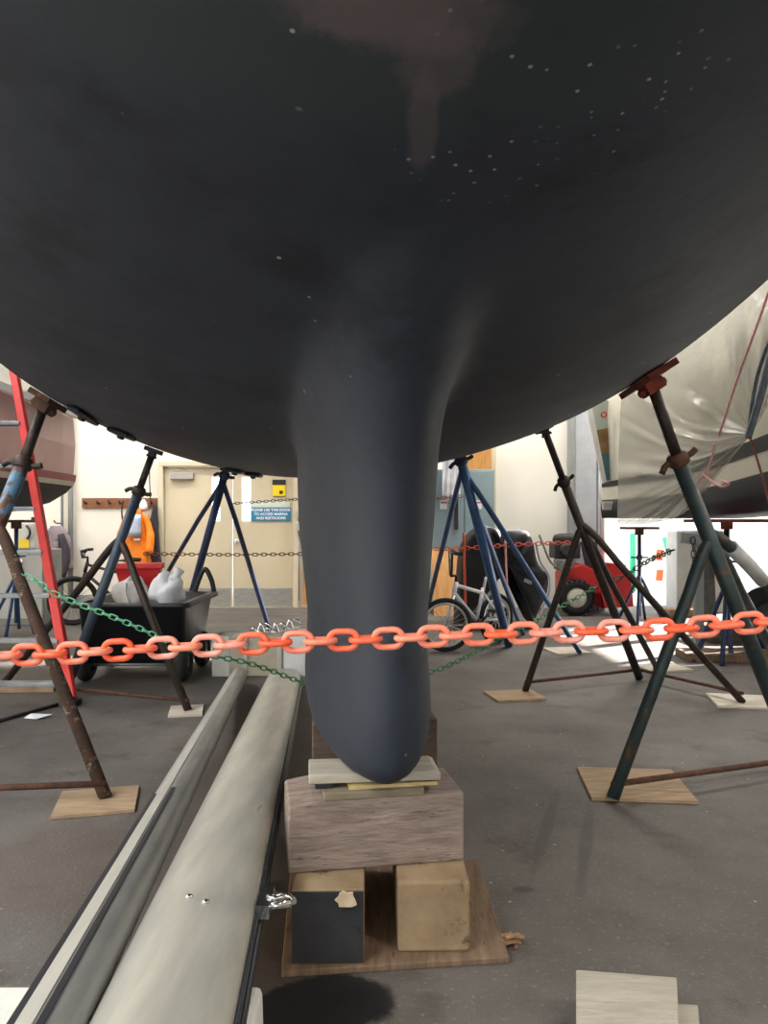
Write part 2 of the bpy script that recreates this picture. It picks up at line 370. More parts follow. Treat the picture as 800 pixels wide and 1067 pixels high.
STAINS_AND_PATCHES = [
          (g2.x, g2.y, .04, .025, 0, .7, .3, (64,56,48)),
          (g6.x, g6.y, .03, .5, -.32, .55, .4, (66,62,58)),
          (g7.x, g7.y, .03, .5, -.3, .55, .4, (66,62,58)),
          (g4.x, g4.y, .45, .45, 0, .45, .3, (84,70,60)),
          (-.55, 3.2, .6, 2.6, .08, .75, .5, (66,56,48)),  # broad darker brown area along the left of the floor
          (-2.6, 6.4, 2.4, 1.2, .1, .6, .5, (68,60,54)),  # broad darker area further back on the left
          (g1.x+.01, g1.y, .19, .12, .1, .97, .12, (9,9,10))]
WALLY = 10.9
fl = MB(); fl.add([V(-12,-6,0), V(12,-6,0), V(12,30,0), V(-12,30,0)], [(0,1,2,3)])
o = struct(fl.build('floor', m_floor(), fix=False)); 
OPX0, OPX1, OPZ = 2.95, 10.0, 3.9
b = MB()
b.box((-4.68+.0, WALLY+.1, 3), (14.64, .2, 6))                                   # left of the opening; the doorway is cut below
# back wall is built as pieces around the double doors and the bay opening
DX0, DX1 = P(171, 0, WALLY).x, P(306, 0, WALLY).x; DZ = P(0, 486, WALLY).z
b = MB()
b.box(((-12+DX0)/2, WALLY+.1, 3), (DX0+12, .2, 6)); b.box(((DX1+OPX0)/2, WALLY+.1, 3), (OPX0-DX1, .2, 6))
b.box(((DX0+DX1)/2, WALLY+.1, (6+DZ)/2), (DX1-DX0, .2, 6-DZ))
b.box(((OPX0+OPX1)/2, WALLY+.1, (6+OPZ)/2), (OPX1-OPX0, .2, 6-OPZ)); b.box(((OPX1+12)/2, WALLY+.1, 3), (12-OPX1, .2, 6))
struct(b.build('wall_back', M_wall))
b = MB(); b.box((-12.1, 2.5, 3), (.2, 17, 6)); struct(b.build('wall_left', M_wall))
b = MB(); b.box((12.1, 2.5, 3), (.2, 17, 6)); struct(b.build('wall_right', M_wall))
b = MB(); b.box((-9.1, -6.1, 3), (6.2, .2, 6)); b.box((7.1, -6.1, 3), (10.2, .2, 6)); b.box((-2, -6.1, 4.5), (8, .2, 3.0)); struct(b.build('wall_front_added', M_wall))  # unseen wall added to cut the front light reaching the keel
b = MB(); b.box((4.75, 2.5, 6.1), (14.9, 17, .2)); b.box((-9.85, 2.5, 6.1), (4.7, 17, .2)); b.box((-5.1, 10.0, 6.1), (4.8, 2, .2)); struct(b.build('ceiling', M_ceil))  # strip left open on the left, added to brighten the spars
b = MB(); b.box((1.7, WALLY-.012, 2.2), (2.4, .02, 4.4)); o = struct(b.build('trim_1', M_wallw)); o['label'] = 'bright white wall panel'
b = MB()
xw = P(516, 0, WALLY-.03).x; b.box((xw-.02, WALLY-.03, 2.2), (.05, .05, 4.4)); struct(b.build('trim_2', M_doorframe))
cx = P(609.5, 0, 10.6).x
b = MB(); b.box((cx, 10.7, 2.5), (.30, .3, 5), mi=0); b.box((cx-.17, 10.7, 2.5), (.03, .34, 5), mi=1); b.box((cx+.17, 10.7, 2.5), (.02, .36, 5), mi=0)
struct(b.build('trim_3', [M_column, M_midgrey], bevel=.01))
b = MB(); cxp = P(627, 0, 10.6).x; b.ring([(cxp, 10.62, 0), (cxp, 10.62, 4)], .045, 10); struct(b.build('trim_4', M_white))

# double door
jamb = P(168, 0, WALLY).x
b = MB(); t = .07
b.box((DX0-.035, WALLY-.02, DZ/2), (.07, .1, DZ)); b.box((DX1+.035, WALLY-.02, DZ/2), (.07, .1, DZ)); b.box(((DX0+DX1)/2, WALLY-.02, DZ+.035), (DX1-DX0+.14, .1, .07))
struct(b.build('trim_5', M_doorframe, bevel=.006))
mid = P(242, 0, WALLY).x
def leaf(nm, x0, x1, wx0, wx1, closer=None, handle=None):
    y = WALLY+.03; th = .045; wz0, wz1 = P(0, 543, WALLY).z, P(0, 497, WALLY).z
    b = MB(); x0 += .006; x1 -= .006; z0 = .012; z1 = DZ-.006
    b.box(((x0+wx0)/2, y, (z0+z1)/2), (wx0-x0, th, z1-z0)); b.box(((wx1+x1)/2, y, (z0+z1)/2), (x1-wx1, th, z1-z0))
    b.box(((wx0+wx1)/2, y, (z0+wz0)/2), (wx1-wx0, th, wz0-z0)); b.box(((wx0+wx1)/2, y, (wz1+z1)/2), (wx1-wx0, th, z1-wz1))
    d = struct(b.build(nm, M_door))
    q = MB(); q.box(((wx0+wx1)/2, y, (wz0+wz1)/2), (wx1-wx0, .006, wz1-wz0)); q.build('glass_pane', M_glass, d)
    q = MB(); q.box(((x0+x1)/2, y-.027, .15), (x1-x0-.04, .006, .25)); q.build('kick_plate', M_steel, d)
    if closer:
        q = MB(); a = P(closer[0], 492, WALLY); c_ = P(closer[1], 500, WALLY); q.box(((a.x+c_.x)/2, y-.06, (a.z+c_.z)/2), (c_.x-a.x, .07, .09)); q.ring([(a.x+.05, y-.08, a.z+.02), (a.x+.25, y-.12, a.z+.03), (a.x+.1, y-.03, a.z+.06)], .008, 6); q.build('door_closer', M_steel, d, bevel=.01)
    if handle:
        h = P(handle[0], handle[1], WALLY); q = MB(); q.ring([(h.x, y-.02, h.z), (h.x, y-.07, h.z)], .02, 10); q.ring([(h.x, y-.07, h.z), (h.x+.11, y-.07, h.z-.01)], .011, 8); q.lathe([(.035,0),(.035,.012),(.02,.02)], (h.x, y-.022, h.z), V(0,-1,0), 16); q.build('door_handle', M_chrome, d)
    return d
M_glass = mat('clear_glass', (255,255,255), None, rough=.02)
gb = M_glass.node_tree.nodes['Principled BSDF']; gb.inputs['Transmission Weight'].default_value = 1; gb.inputs['IOR'].default_value = 1.05
wx = lambda p: P(p, 0, WALLY).x
door1 = leaf('door_1', DX0, mid, wx(220), wx(229), closer=(178, 202))
door2 = leaf('door_2', mid, DX1, wx(251.5), wx(261), handle=(246, 564))
# step / threshold
b = MB(); b.box(((DX0+DX1)/2, WALLY+.0, .006), (DX1-DX0, .2, .012)); struct(b.build('trim_6', M_steel))
b = MB(); b.box(((-12+DX0)/2-.05, WALLY-.01, .09), (DX0+12-.1, .02, .18)); o=struct(b.build('baseboard_left', M_midgrey))

# signs on the door
t_ = thing('door_sign', 'blue sign with three lines of white capitals on right-hand door leaf', 'sign', P(282, 536, WALLY-.01))
A, B = P(261.5, 529, WALLY-.005), P(303, 542.5, WALLY-.005)
b = MB(); b.box(((A.x+B.x)/2, WALLY-.004, (A.z+B.z)/2), (B.x-A.x, .008, A.z-B.z)); b.build('sign_board', M_signblue, t_)
for s_, k in (('PLEASE USE THIS DOOR', 0), ('TO ACCESS MARINA', 1), ('AND RESTROOMS', 2)):
    text(s_, .052, ((A.x+B.x)/2, WALLY-.0095, A.z-.034-k*.058), M_letter, t_, bold=.0012)
t_ = thing('paper_notice', 'pale notice strip above the blue sign on the door', 'notice', P(282, 526, WALLY-.01))
A, B = P(262, 521.5, WALLY), P(302, 528.5, WALLY)
b = MB(); b.box(((A.x+B.x)/2, WALLY-.004, (A.z+B.z)/2), (B.x-A.x, .004, A.z-B.z)); b.build('sheet', M_tealsign, t_)
text('NOTICE ALL VISITORS', .036, ((A.x+B.x)/2, WALLY-.0075, (A.z+B.z)/2), M_midgrey, t_) if False else None
t_ = thing('hazard_sign', 'yellow and black sign high on the right-hand door leaf', 'sign', P(290, 508, WALLY-.01))
A, B = P(284, 501, WALLY), P(297.5, 517, WALLY)
b = MB(); zc = (A.z+B.z)/2; b.box(((A.x+B.x)/2, WALLY-.004, zc), (B.x-A.x, .008, A.z-B.z)); b.build('sign_board', M_yellow, t_, bevel=.003)
q = MB(); q.box(((A.x+B.x)/2, WALLY-.005, A.z-.022), (B.x-A.x+.004, .01, .075)); q.build('black_header', M_darkletter, t_)
q = MB(); q.box(((A.x+B.x)/2+.03, WALLY-.0095, B.z+.055), (.05, .003, .045)); q.build('black_pictogram', M_darkletter, t_)
# electrical boxes, conduits
ex = P(312.5, 0, WALLY).x
for k, (py, lab) in enumerate(((535.5, 'upper grey switch box on conduit beside the double door'), (549, 'lower grey switch box on conduit beside the double door'))):
    t_ = thing('switch_box', lab, 'switch box', P(313, py, WALLY-.03), 'switch boxes beside the door')
    b = MB(); z = P(0, py, WALLY).z; b.box((ex+.02, WALLY-.05, z), (.12, .08, .12)); b.build('box', M_grey, t_, bevel=.008)
    q = MB(); q.box((ex+.02, WALLY-.095, z), (.03, .012, .05)); q.build('switch_lever', M_white, t_)
b = MB(); b.ring([(ex-.02, WALLY-.03, .1), (ex-.02, WALLY-.03, 1.05)], .014, 8); b.ring([(ex-.02, WALLY-.03, 1.42), (ex-.02, WALLY-.03, 3.2)], .014, 8); tag(b.build('conduit_pipe', M_galv), 'thin grey conduit running up the wall beside the switch boxes', 'conduit')
A, B = P(314, 478, WALLY), P(333, 631, WALLY)
b = MB(); b.box((A.x+.2, WALLY-.012, (A.z+.05)/2), (.36, .02, A.z-.05)); tag(b.build('plywood_sheet', M_plyor), 'orange-brown plywood sheet fixed to the wall right of the double door', 'plywood sheet')
c_ = P(326, 640, 10.5)
t_ = thing('marker_block', 'small red block on the floor beside the plywood sheet', 'block', (c_.x, 10.45, 0))
b = MB(); b.hexa([V(c_.x-.06,10.4,0),V(c_.x+.06,10.4,0),V(c_.x+.06,10.5,0),V(c_.x-.06,10.5,0)],[V(c_.x-.045,10.41,.18),V(c_.x+.045,10.41,.18),V(c_.x+.045,10.49,.18),V(c_.x-.045,10.49,.18)]); b.build('body', M_orangepost, t_, bevel=.008)
b = MB(); b.box((c_.x, 10.402, .1), (.1, .01, .025)); b.build('pale_band', M_pinkrope, t_)

# outside: sunlit yard with white siding
b = MB(); b.add([V(-14, WALLY+.2, .004), V(14, WALLY+.2, .004), V(14, 29, .004), V(-14, 29, .004)], [(0,1,2,3)]); o = struct(b.build('trim_7', M_conc, fix=False)); o['label']='pale concrete yard outside the bay'
b = MB(); YS = 15.5
for k in range(14): b.hexa([V(2,YS,k*.42),V(13,YS,k*.42),V(13,YS+.1,k*.42),V(2,YS+.1,k*.42)], [V(2,YS+.03,k*.42+.42),V(13,YS+.03,k*.42+.42),V(13,YS+.1,k*.42+.42),V(2,YS+.1,k*.42+.42)])
o = struct(b.build('wall_yard', M_siding)); o['label'] = 'white sided building across the yard'

# ================================================================== SAILBOAT (hull + keel, blended)
AX = .1454
dv = V(-math.sin(AX), math.cos(AX), 0); nv = V(math.cos(AX), math.sin(AX), 0); O0 = V(-.03+2.4*AX, 0, 0)
def hp(s, off, z): q = O0+dv*s+nv*off; return V(q.x, q.y, z)
def zb(s): return 1.5+(.0564*abs(4.0528-s)**1.6364 if s < 4.0528 else .0129*(s-4.0528)**2)
def beam(s):
    r = (4.7362-s)/5.45 if s < 4.7362 else (s-4.7362)/7.8264
    return 1.9527*max(1-min(max(r, 0), 1)**2, .0005)**.6854
HD = 1.0419
_v3 = hp(1.3, -.05, 0)
def plan(px, py):                        # where a sight line meets the canoe body's underside, for placing the worn patches
    lo = None
    for i in range(60, 4000):
        Y = i*.001*1.0; q = P(px, py, Y); s = (q-O0).dot(dv); off = (q-O0).dot(nv); B = beam(s)
        if abs(off) < B:
            z = zb(s)+HD*(1-math.sqrt(max(0, 1-(off/B)**2)))
            if q.z > z: return q
    return P(px, py, 1.5)
HP = {}
bm = bmesh.new()
S_ = [-.68+(.04 if False else 0)+i*(10.2/90) for i in range(91)]
NT = 28; rows = []
for s in S_:
    row = []
    B = beam(s); z0 = zb(s)
    side = []
    for k in range(NT+1):
        th = PI/2*k/NT; side.append((B*math.sin(th), z0+HD*(1-math.cos(th))))
    top = 3.55+.02*(4.7-s)**2*.5
    side += [(B*1.0+.02, z0+HD+(top-z0-HD)*.5), (B*1.03+.02, top)]
    row = [hp(s, -o_, z) for o_, z in side[::-1]]+[hp(s, o_, z) for o_, z in side[1:]]
    rows.append(row)
mbh = MB(); mbh.grid(rows); n = len(rows[0])
for r_i in (0, len(rows)-1): mbh.f.append([r_i*n+k for k in range(n)]); mbh.m.append(0); mbh.sm.append(True)
for i in range(len(rows)-1): mbh.f.append([i*n, (i+1)*n, (i+1)*n+n-1, i*n+n-1]); mbh.m.append(0); mbh.sm.append(True)
# keel foil sections
KZ = [.478,.484,.50,.53,.58,.66,.75,.86,.95,1.02,1.1,1.2,1.3,1.38,1.45,1.5,1.55,1.6,1.65,1.7,1.76,1.84]
kh = lambda z: interp(z, [.478,.484,.50,.53,.58,.66,.86,1.02,1.2,1.35,1.45,1.55,1.65,1.84], [.10,.125,.15,.176,.192,.198,.184,.199,.217,.222,.222,.224,.235,.3])
LE = lambda z: interp(z, [.478,.49,.51,.55,.62,.75,1.1,1.25,1.35,1.45,1.55,1.65,1.75,1.84], [2.13,2.10,2.08,2.07,2.06,2.06,2.07,2.06,2.03,1.97,1.87,1.72,1.5,1.36])
TE = lambda z: interp(z, [.478,.55,1.3,1.5,1.84], [4.2,4.3,4.6,4.75,5.0])
NS = 40; krows = []
for z in KZ:
    half = kh(z); l = LE(z); te = TE(z); c = te-l; nose_c = 2.2
    pts = []
    for k in range(NS+1):
        x = .5*(1-math.cos(PI*k/NS)); sx = l+c*x
        xn = min((sx-l)/nose_c, 1.0) if z < 1.3 else (sx-l)/c
        xx = (sx-l)/c
        y = 5*half*2*(.2969*math.sqrt(xx)-.126*xx-.3516*xx**2+.2843*xx**3-.1036*xx**4)
        y = half*y/(half*1.0) if False else y
        pts.append((sx, y*(1 if k < NS else 0)))
    krows.append([hp(sx, y, z) for sx, y in pts]+[hp(sx, -y, z) for sx, y in pts[1:-1]][::-1])
mk = MB(); mk.grid(krows, closed=True); nk = len(krows[0])
mk.f.append(list(range(nk))); mk.m.append(0); mk.sm.append(True); mk.f.append([(len(krows)-1)*nk+k for k in range(nk)]); mk.m.append(0); mk.sm.append(True)
mbh.add(mk.v, mk.f, 0, True)
me = bpy.data.meshes.new('body'); me.from_pydata(mbh.v, [], mbh.f)
# keel faces are a separate closed shell in the same mesh: unite with a voxel remesh
b_ = bmesh.new(); b_.from_mesh(me); bmesh.ops.recalc_face_normals(b_, faces=b_.faces); b_.to_mesh(me); b_.free()
tmp = bpy.data.objects.new('tmp_body', me); C.objects.link(tmp)
md = tmp.modifiers.new('r', 'REMESH'); md.mode = 'VOXEL'; md.voxel_size = .024; md.use_smooth_shade = True
dg = bpy.context.evaluated_depsgraph_get(); dg.update()
body = bpy.data.meshes.new_from_object(tmp.evaluated_get(dg)); C.objects.unlink(tmp); bpy.data.objects.remove(tmp)
b_ = bmesh.new(); b_.from_mesh(body)
def loc(v): q = v-O0; return q.dot(dv), q.dot(nv)
zone = []; allv = list(b_.verts)
for v in allv:
    s, o_ = loc(v.co)
    if v.co.z < 2.0 and v.co.z > (1.3 if s < 2.3 else 1.4) and abs(o_) < .6 and s < 5.6 and s > .2: zone.append(v)
for _ in range(3): bmesh.ops.smooth_vert(b_, verts=allv, factor=.5, use_axis_x=True, use_axis_y=True, use_axis_z=True)
for _ in range(16): bmesh.ops.smooth_vert(b_, verts=zone, factor=.5, use_axis_x=True, use_axis_y=True, use_axis_z=True)
b_.normal_update()
bvh = BVHTree.FromBMesh(b_)
b_.to_mesh(body)
for p in body.polygons: p.use_smooth = True
body.update()
def hit(px, py):
    d = (P(px, py, 1)-V(0,0,CAMZ)).normalized(); r = bvh.ray_cast(V(0,0,CAMZ), d)
    return r[0], r[1]
def onhull(px, py, near):               # first hull point met just inside the hull's outline at px
    for k in range(0, 60):
        h = hit(px, py-k*.5)
        if h[0] is not None: return h
    return P(px, py, near), V(0,0,-1)
for nm, (x_, y_, rx, ry) in dict(v1=(425,15,.19,.1), v2=(455,65,.085,.1), v3=(440,130,.035,.17), v4=(385,5,.19,.08), chips=(540,60,.42,.42), green=(420,10,1.0,.32)).items():
    h = hit(x_, y_)[0]; HP[nm] = (h.x, h.y, rx, ry)
M_hull = m_hull()
boat = thing('sailboat', 'large dark-bottomed sailboat filling the top of the view, standing on keel blocks', 'sailboat', (0, 0, 0))
boat.location = (0, 0, 0)
import array
nrm = [0.0]*(3*len(body.vertices)); body.vertices.foreach_get('normal', nrm)
def iskeel(c):
    s, o_ = loc(c); return c.z < 1.5 and abs(o_) < .5 and (c.z < zb(max(s, 0))-.02 or s < 2.3 and c.z < 1.46 ) and c.z < zb(s)-.02
def piece(nm, want):
    m2 = body.copy(); q = bmesh.new(); q.from_mesh(m2)
    lay = q.verts.layers.int.new('src'); q.verts.ensure_lookup_table()
    for i, v in enumerate(q.verts): v[lay] = i
    dele = [f for f in q.faces if iskeel(f.calc_center_median()) != want]
    bmesh.ops.delete(q, geom=dele, context='FACES')
    idx = [v[lay] for v in q.verts]; q.to_mesh(m2); q.free(); m2.name = nm
    m2.materials.clear(); m2.materials.append(M_hull)
    for p in m2.polygons: p.use_smooth = True
    m2.normals_split_custom_set_from_vertices([nrm[3*i:3*i+3] for i in idx])
    o = bpy.data.objects.new(nm, m2); C.objects.link(o); o.parent = boat; return o
piece('hull', False); piece('keel', True)

# ================================================================== KEEL BLOCKING
b = MB(); zt = .018
cn = [G(293, 1019), G(531, 1004), G(497, 900), G(303, 905)]
b.hexa([V(p.x, p.y, 0) for p in cn], [V(p.x, p.y, zt) for p in cn]); tag(b.build('plywood_sheet', M_plydark, bevel=.003), 'scuffed plywood base sheet under the keel blocks', 'plywood sheet')
def yawbox(b, x0, y0, w, dep, z0, z1, yaw, mi=0):
    R = Matrix.Rotation(yaw, 3, 'Z'); q = [V(0,0,0), V(w,0,0), V(w,dep,0), V(0,dep,0)]; q = [R @ k+V(x0,y0,0) for k in q]
    return b.hexa([V(k.x,k.y,z0) for k in q], [V(k.x,k.y,z1) for k in q], mi)
zl = zt+.195
t_ = thing('timber_block', 'black-painted end-grain timber block under the left end of the large grey timber', 'timber block', (-.15, 2.3, zt), 'short timbers on the plywood base')
b = MB(); yawbox(b, -.248, 2.062, .195, .55, zt, zl, .02); b.build('timber', M_timberend, t_, bevel=.006)
b = MB(); yawbox(b, -.247, 2.056, .192, .006, zt+.002, zl-.003, .02); b.build('black_paint', M_blackend, t_)
b = MB(); fc = P(360, 937, 2.054)
pts = [fc+V(math.cos(a)*r_, 0, math.sin(a)*r_*.85) for a, r_ in [(2*PI*k/14, .03*(.7+.5*random.random())) for k in range(14)]]
b.prism(pts, (0, -.006, 0)); b.build('filler_patch', M_plaster, t_)
t_ = tag(yawbox(MB(), .037, 2.112, .2, .5, zt, zl, .015).build('timber_block', M_timberend, bevel=.008), 'tan timber block with rough end grain under the right end of the large grey timber', 'timber block', 'short timbers on the plywood base')
# large timber, chamfered left top corner
yaw = .175; R = Matrix.Rotation(yaw, 3, 'Z'); zT = zl+.2
prof = [(0,zl),(.51,zl),(.51,zT),(.07,zT),(0,zT-.012)]
b = MB(); org = V(-.268, 2.155, 0)
b.prism([R @ V(x, 0, 0)+org+V(0,0,z) for x, z in prof], R @ V(0,.24,0))
tag(b.build('keel_timber', M_timber, bevel=.007), 'large grey weathered timber lying across the two short blocks below the keel', 'timber')
def onT(u, v): return R @ V(u, v, 0)+org
q = onT(.1, .0); b = MB(); yawbox(b, q.x, q.y, .29, .2, zT, zT+.02, yaw); tag(b.build('grey_plank', M_greyplank, bevel=.002), 'thin grey-brown plank flat on the large keel timber', 'plank')
q = onT(.09, .02); b = MB(); yawbox(b, q.x-.015, q.y+.02, .05, .06, zT+.0201, zT+.034, yaw); tag(b.build('black_wedge', M_black, bevel=.002), 'small black wedge on the grey plank left of the yellow shim', 'wedge')
q = onT(.175, .02); b = MB(); yawbox(b, q.x, q.y, .26, .15, zT+.0201, zT+.03, yaw); tag(b.build('wood_shim', M_yellowwood), 'thin yellow wooden shim between grey plank and pale plank', 'shim')
q = onT(.06, .045); z0 = zT+.034
R2 = Matrix.Rotation(.1, 3, 'Z'); b = MB(); L2 = .36; pr = [(0,z0),(.0,.476),(L2,.476),(L2,z0)]
b.prism([R2 @ V(x, 0, 0)+q+V(0,0,z) for x, z in [(0,z0),(.385,z0),(.385,.468),(.37,.475),(0,.475)]], R2 @ V(0,.15,0))
tag(b.build('pale_plank', M_palewood, bevel=.004), 'pale grey plank directly under the nose of the keel', 'plank')
b = MB(); yawbox(b, -.27, 2.78, .48, .2, 0, .24, .1); tag(b.build('rear_timber', M_timberdark, bevel=.006), 'dark timber low behind the front keel blocks', 'timber', 'rear keel timbers')
b = MB(); yawbox(b, -.26, 2.79, .46, .19, .2405, .476, .1); tag(b.build('rear_timber', M_timberdark, bevel=.006), 'dark timber on top of the rear stack, touching the keel', 'timber', 'rear keel timbers')
# wood splinters
b = MB(); c_ = G(533, 986)
for k in range(9):
    a = random.uniform(-.5, 1.2); l = random.uniform(.03, .07); p0 = V(c_.x+random.uniform(-.02,.02), c_.y+random.uniform(-.02,.03), .004+k*.003)
    b.box(p0, (l, random.uniform(.006,.014), .004), Matrix.Rotation(a, 3, 'Z') @ Matrix.Rotation(random.uniform(-.15,.15), 3, 'Y'))
o = tag(b.build('wood_splinters', M_bark), 'small heap of torn wood splinters beside the plywood base', 'splinters'); o['kind'] = 'stuff'
# boards at the lower right
b = MB(); z = .11; cn = [P(600, 1010, (CAMZ-z)*F/465), P(705, 1018, (CAMZ-z)*F/473)]
p0, p1 = cn; dn = V(-.16, -.45, 0); d0 = V(-.112, -.45, 0)
b.hexa([V(q.x,q.y,.062) for q in (p0,p1,p1+dn,p0+d0)], [V(q.x,q.y,z) for q in (p0,p1,p1+dn,p0+d0)]); tag(b.build('board_offcut', M_palewood, bevel=.003), 'pale grey board offcut on top, lower right of the floor', 'board', 'board offcuts at lower right')
b = MB(); p0, p1 = G(606, 1019, .06), G(727, 1047, .06); p0 = V(p0.x, p1.y+.02, 0); 
b.hexa([V(q.x,q.y,0) for q in (p0,p1,p1+dn,p0+d0)], [V(q.x,q.y,.061) for q in (p0,p1,p1+dn,p0+d0)]); tag(b.build('board_offcut', M_palewood, bevel=.003), 'lower pale board sticking out right from under the upper offcut', 'board', 'board offcuts at lower right')

# ================================================================== SPARS
def spar(p_near, p_far, half_w, half_h, seg=36, pw=2.4):
    d = (p_far-p_near).normalized(); side = d.cross(V(0,0,1)).normalized(); up = side.cross(d)
    prof = []
    for k in range(seg):
        a = 2*PI*k/seg; c, s = math.cos(a), math.sin(a)
        prof.append((math.copysign(abs(c)**(2/pw), c)*half_w, math.copysign(abs(s)**(2/pw), s)*half_h))
    return d, side, up, prof
def line(pn, Yn, pf, Yf, ya, yb):
    q = lambda Y: pn+(pf-pn)*((Y-Yn)/(Yf-Yn)); return q(ya), q(yb)
# right mast (top line)
n_ = V((156-400)/800*1.185, 1.185, .427); f_ = V((293.5-400)/800*5.19, 5.19, .162)
A, B = line(n_, 1.185, f_, 5.19, .55, 5.62); hw, hh = .121, .068
A2, B2 = A-V(0,0,hh), B-V(0,0,hh)
d, side, up, prof = spar(A2, B2, hw, hh)
mast = thing('mast', 'wide silver aluminium mast lying on the floor beside the keel blocks', 'mast', (A2+B2)/2)
b = MB(); NQ = 12; rows = [[A2+(B2-A2)*(i/NQ)+side*x+up*y for x, y in prof] for i in range(NQ+1)]
b.grid(rows, closed=True); b.f.append(list(range(36))); b.m.append(0); b.sm.append(False); b.f.append([NQ*36+k for k in range(36)]); b.m.append(0); b.sm.append(False)
b.build('extrusion', M_alu, mast)
b = MB(); e = side*(hw+.004)-up*.012
b.ring([A2+e, B2+e], .011, 6); b.ring([A2+e+up*.028, B2+e+up*.028], .005, 6); b.build('sail_track', M_black2, mast)
Y_ = 1.95; c0 = A2+(B2-A2)*((1.72-.55)/(5.62-.55)); c0 = c0+side*(hw+.005)+up*.02
cl = MB(); cl.box(c0+side*.012, (.03,.09,.03)); cl.ring(bez(c0+d*.05+side*.02, c0+side*.075+d*.02, c0-d*.0+side*.075), .008, 8); cl.ring([c0+side*.01-d*.02, c0+side*.07+V(0,-.01,0)], .011, 8); cl.torus(c0+side*.035+V(0,0,.012), (0,.3,1), .018, .005, 16, 6)
cl.build('cleat', M_chrome, mast)
b = MB()
for u_, w_ in ((.02, 0), (-.02, .03)):
    b = MB(); c0 = A2+(B2-A2)*((1.62-.55)/(5.62-.55))+up*hh+side*u_+d*w_; b.lathe([(.009,0),(.008,.004),(.003,.006)], c0-up*.001, up, 10)
    b.build('rivet', M_chrome, mast)
b = MB(); b.ring([B2+d*.0, B2+d*.03], [hw*.98, hw*.9], 24, flat=hh/hw, up=up); b.build('end_cap', M_tape, mast)
# left boom
n_ = V((33-400)/800*1.16, 1.16, .443); f_ = V((246.5-400)/800*5.4, 5.4, .154); r_ = .0575
A, B = line(n_, 1.16, f_, 5.4, .6, 5.66); A2, B2 = A-V(0,0,r_), B-V(0,0,r_)
d, side, up, prof = spar(A2, B2, r_, r_, 24, 2.2)
boom = thing('boom', 'narrow round aluminium boom with a pale top strip, left of the wide mast', 'boom', (A2+B2)/2)
b = MB(); rows = [[A2+(B2-A2)*(i/10)+side*x+up*y for x, y in prof] for i in range(11)]; b.grid(rows, closed=True)
b.f.append(list(range(24))); b.m.append(0); b.sm.append(False); b.f.append([240+k for k in range(24)]); b.m.append(0); b.sm.append(False); b.build('extrusion', M_aludark, boom)
tl = -.018
def strip(b, t0, t1, off, w, h):
    p, q = A2+(B2-A2)*t0, A2+(B2-A2)*t1; e0 = up*(r_-.006)+side*off
    b.hexa([p+e0-side*w, p+e0+side*w, q+e0+side*w, q+e0-side*w], [p+e0-side*w+up*h, p+e0+side*w+up*h, q+e0+side*w+up*h, q+e0-side*w+up*h])
b = MB(); strip(b, 0, .985, -.012, .013, .0085); b.build('top_strip', M_trackstrip, boom)
tt = (2.45-.6)/(5.66-.6)
b = MB(); strip(b, 0, tt*.97, -.034, .006, .004); b.build('groove_line', M_black2, boom)
b = MB(); strip(b, 0, tt, .012, .006, .007); b.build('groove_line', M_black2, boom)
b = MB(); b.ring([B2, B2+d*.03], [r_*.95, r_*.85], 16); b.build('end_cap', M_black, boom)
# near support
x0, x1, y0, y1 = -.80, -.246, 1.33, 1.56
t_ = MB(); t_.hexa([V(x0,y0,0),V(x1,y0,0),V(x1+.01,y1,0),V(x0,y1,0)], [V(x0,y0,.27),V(x1,y0,.27),V(x1,y1,.262),V(x0,y1,.262)])
tag(t_.build('foam_block', M_foam, bevel=.012), 'white foam block on the floor under the near ends of the spars', 'foam block')
# far crossbeam
beam_ = thing('cross_beam', 'beige box beam lying crosswise at the far ends of the spars', 'beam', (-.95, 6.0, 0))
bl, br = G(224, 703).x, P(326, 0, 6.05).x
b = MB(); b.box(((bl+br)/2, 6.12, .155), (br-bl-.2, .22, .31)); b.build('beam', M_beige, beam_, bevel=.008)
b = MB(); b.box((bl+.06, 6.12, .155), (.14, .24, .32)); b.build('white_end', M_foam, beam_, bevel=.01)
b = MB(); b.box((br-.1, 6.12, .17), (.26, .24, .345)); b.build('white_end', M_whitebag, beam_, bevel=.02)
for px in (255, 291):
    xx = P(px, 0, 6).x; b = MB(); b.box((xx, 6.005, .17), (.035, .02, .29)); b.build('strap', M_yellowwood if False else M_trackstrip, beam_)
for k, (px, lab) in enumerate(((272, 'leftmost shiny rigging shackle on the beige cross beam'), (287, 'middle shiny rigging shackle on the beige cross beam'), (302, 'right-hand shiny rigging shackle on the white beam end'))):
    c_ = V(P(px, 0, 6.1).x, 6.1, .315+(.03 if px > 295 else 0)); t_ = thing('rigging_shackle', lab, 'shackle', c_, 'shackles on the cross beam')
    b = MB(); b.ring([c_+V(-.03,0,.01)]+bez(c_+V(-.03,0,.02), c_+V(0,.02,.14), c_+V(.03,0,.02))+[c_+V(.03,0,.01)], .012, 8); b.torus(c_+V(.05,.0,.05), (.3,1,.2), .035, .01, 16, 6); b.build('bow', M_chrome, t_)
    b = MB(); b.ring([c_+V(-.055,0,.018), c_+V(.055,0,.018)], .012, 8); b.torus(c_+V(-.06,0,.03), (0,1,0), .02, .007, 12, 6); b.build('pin', M_chrome, t_)

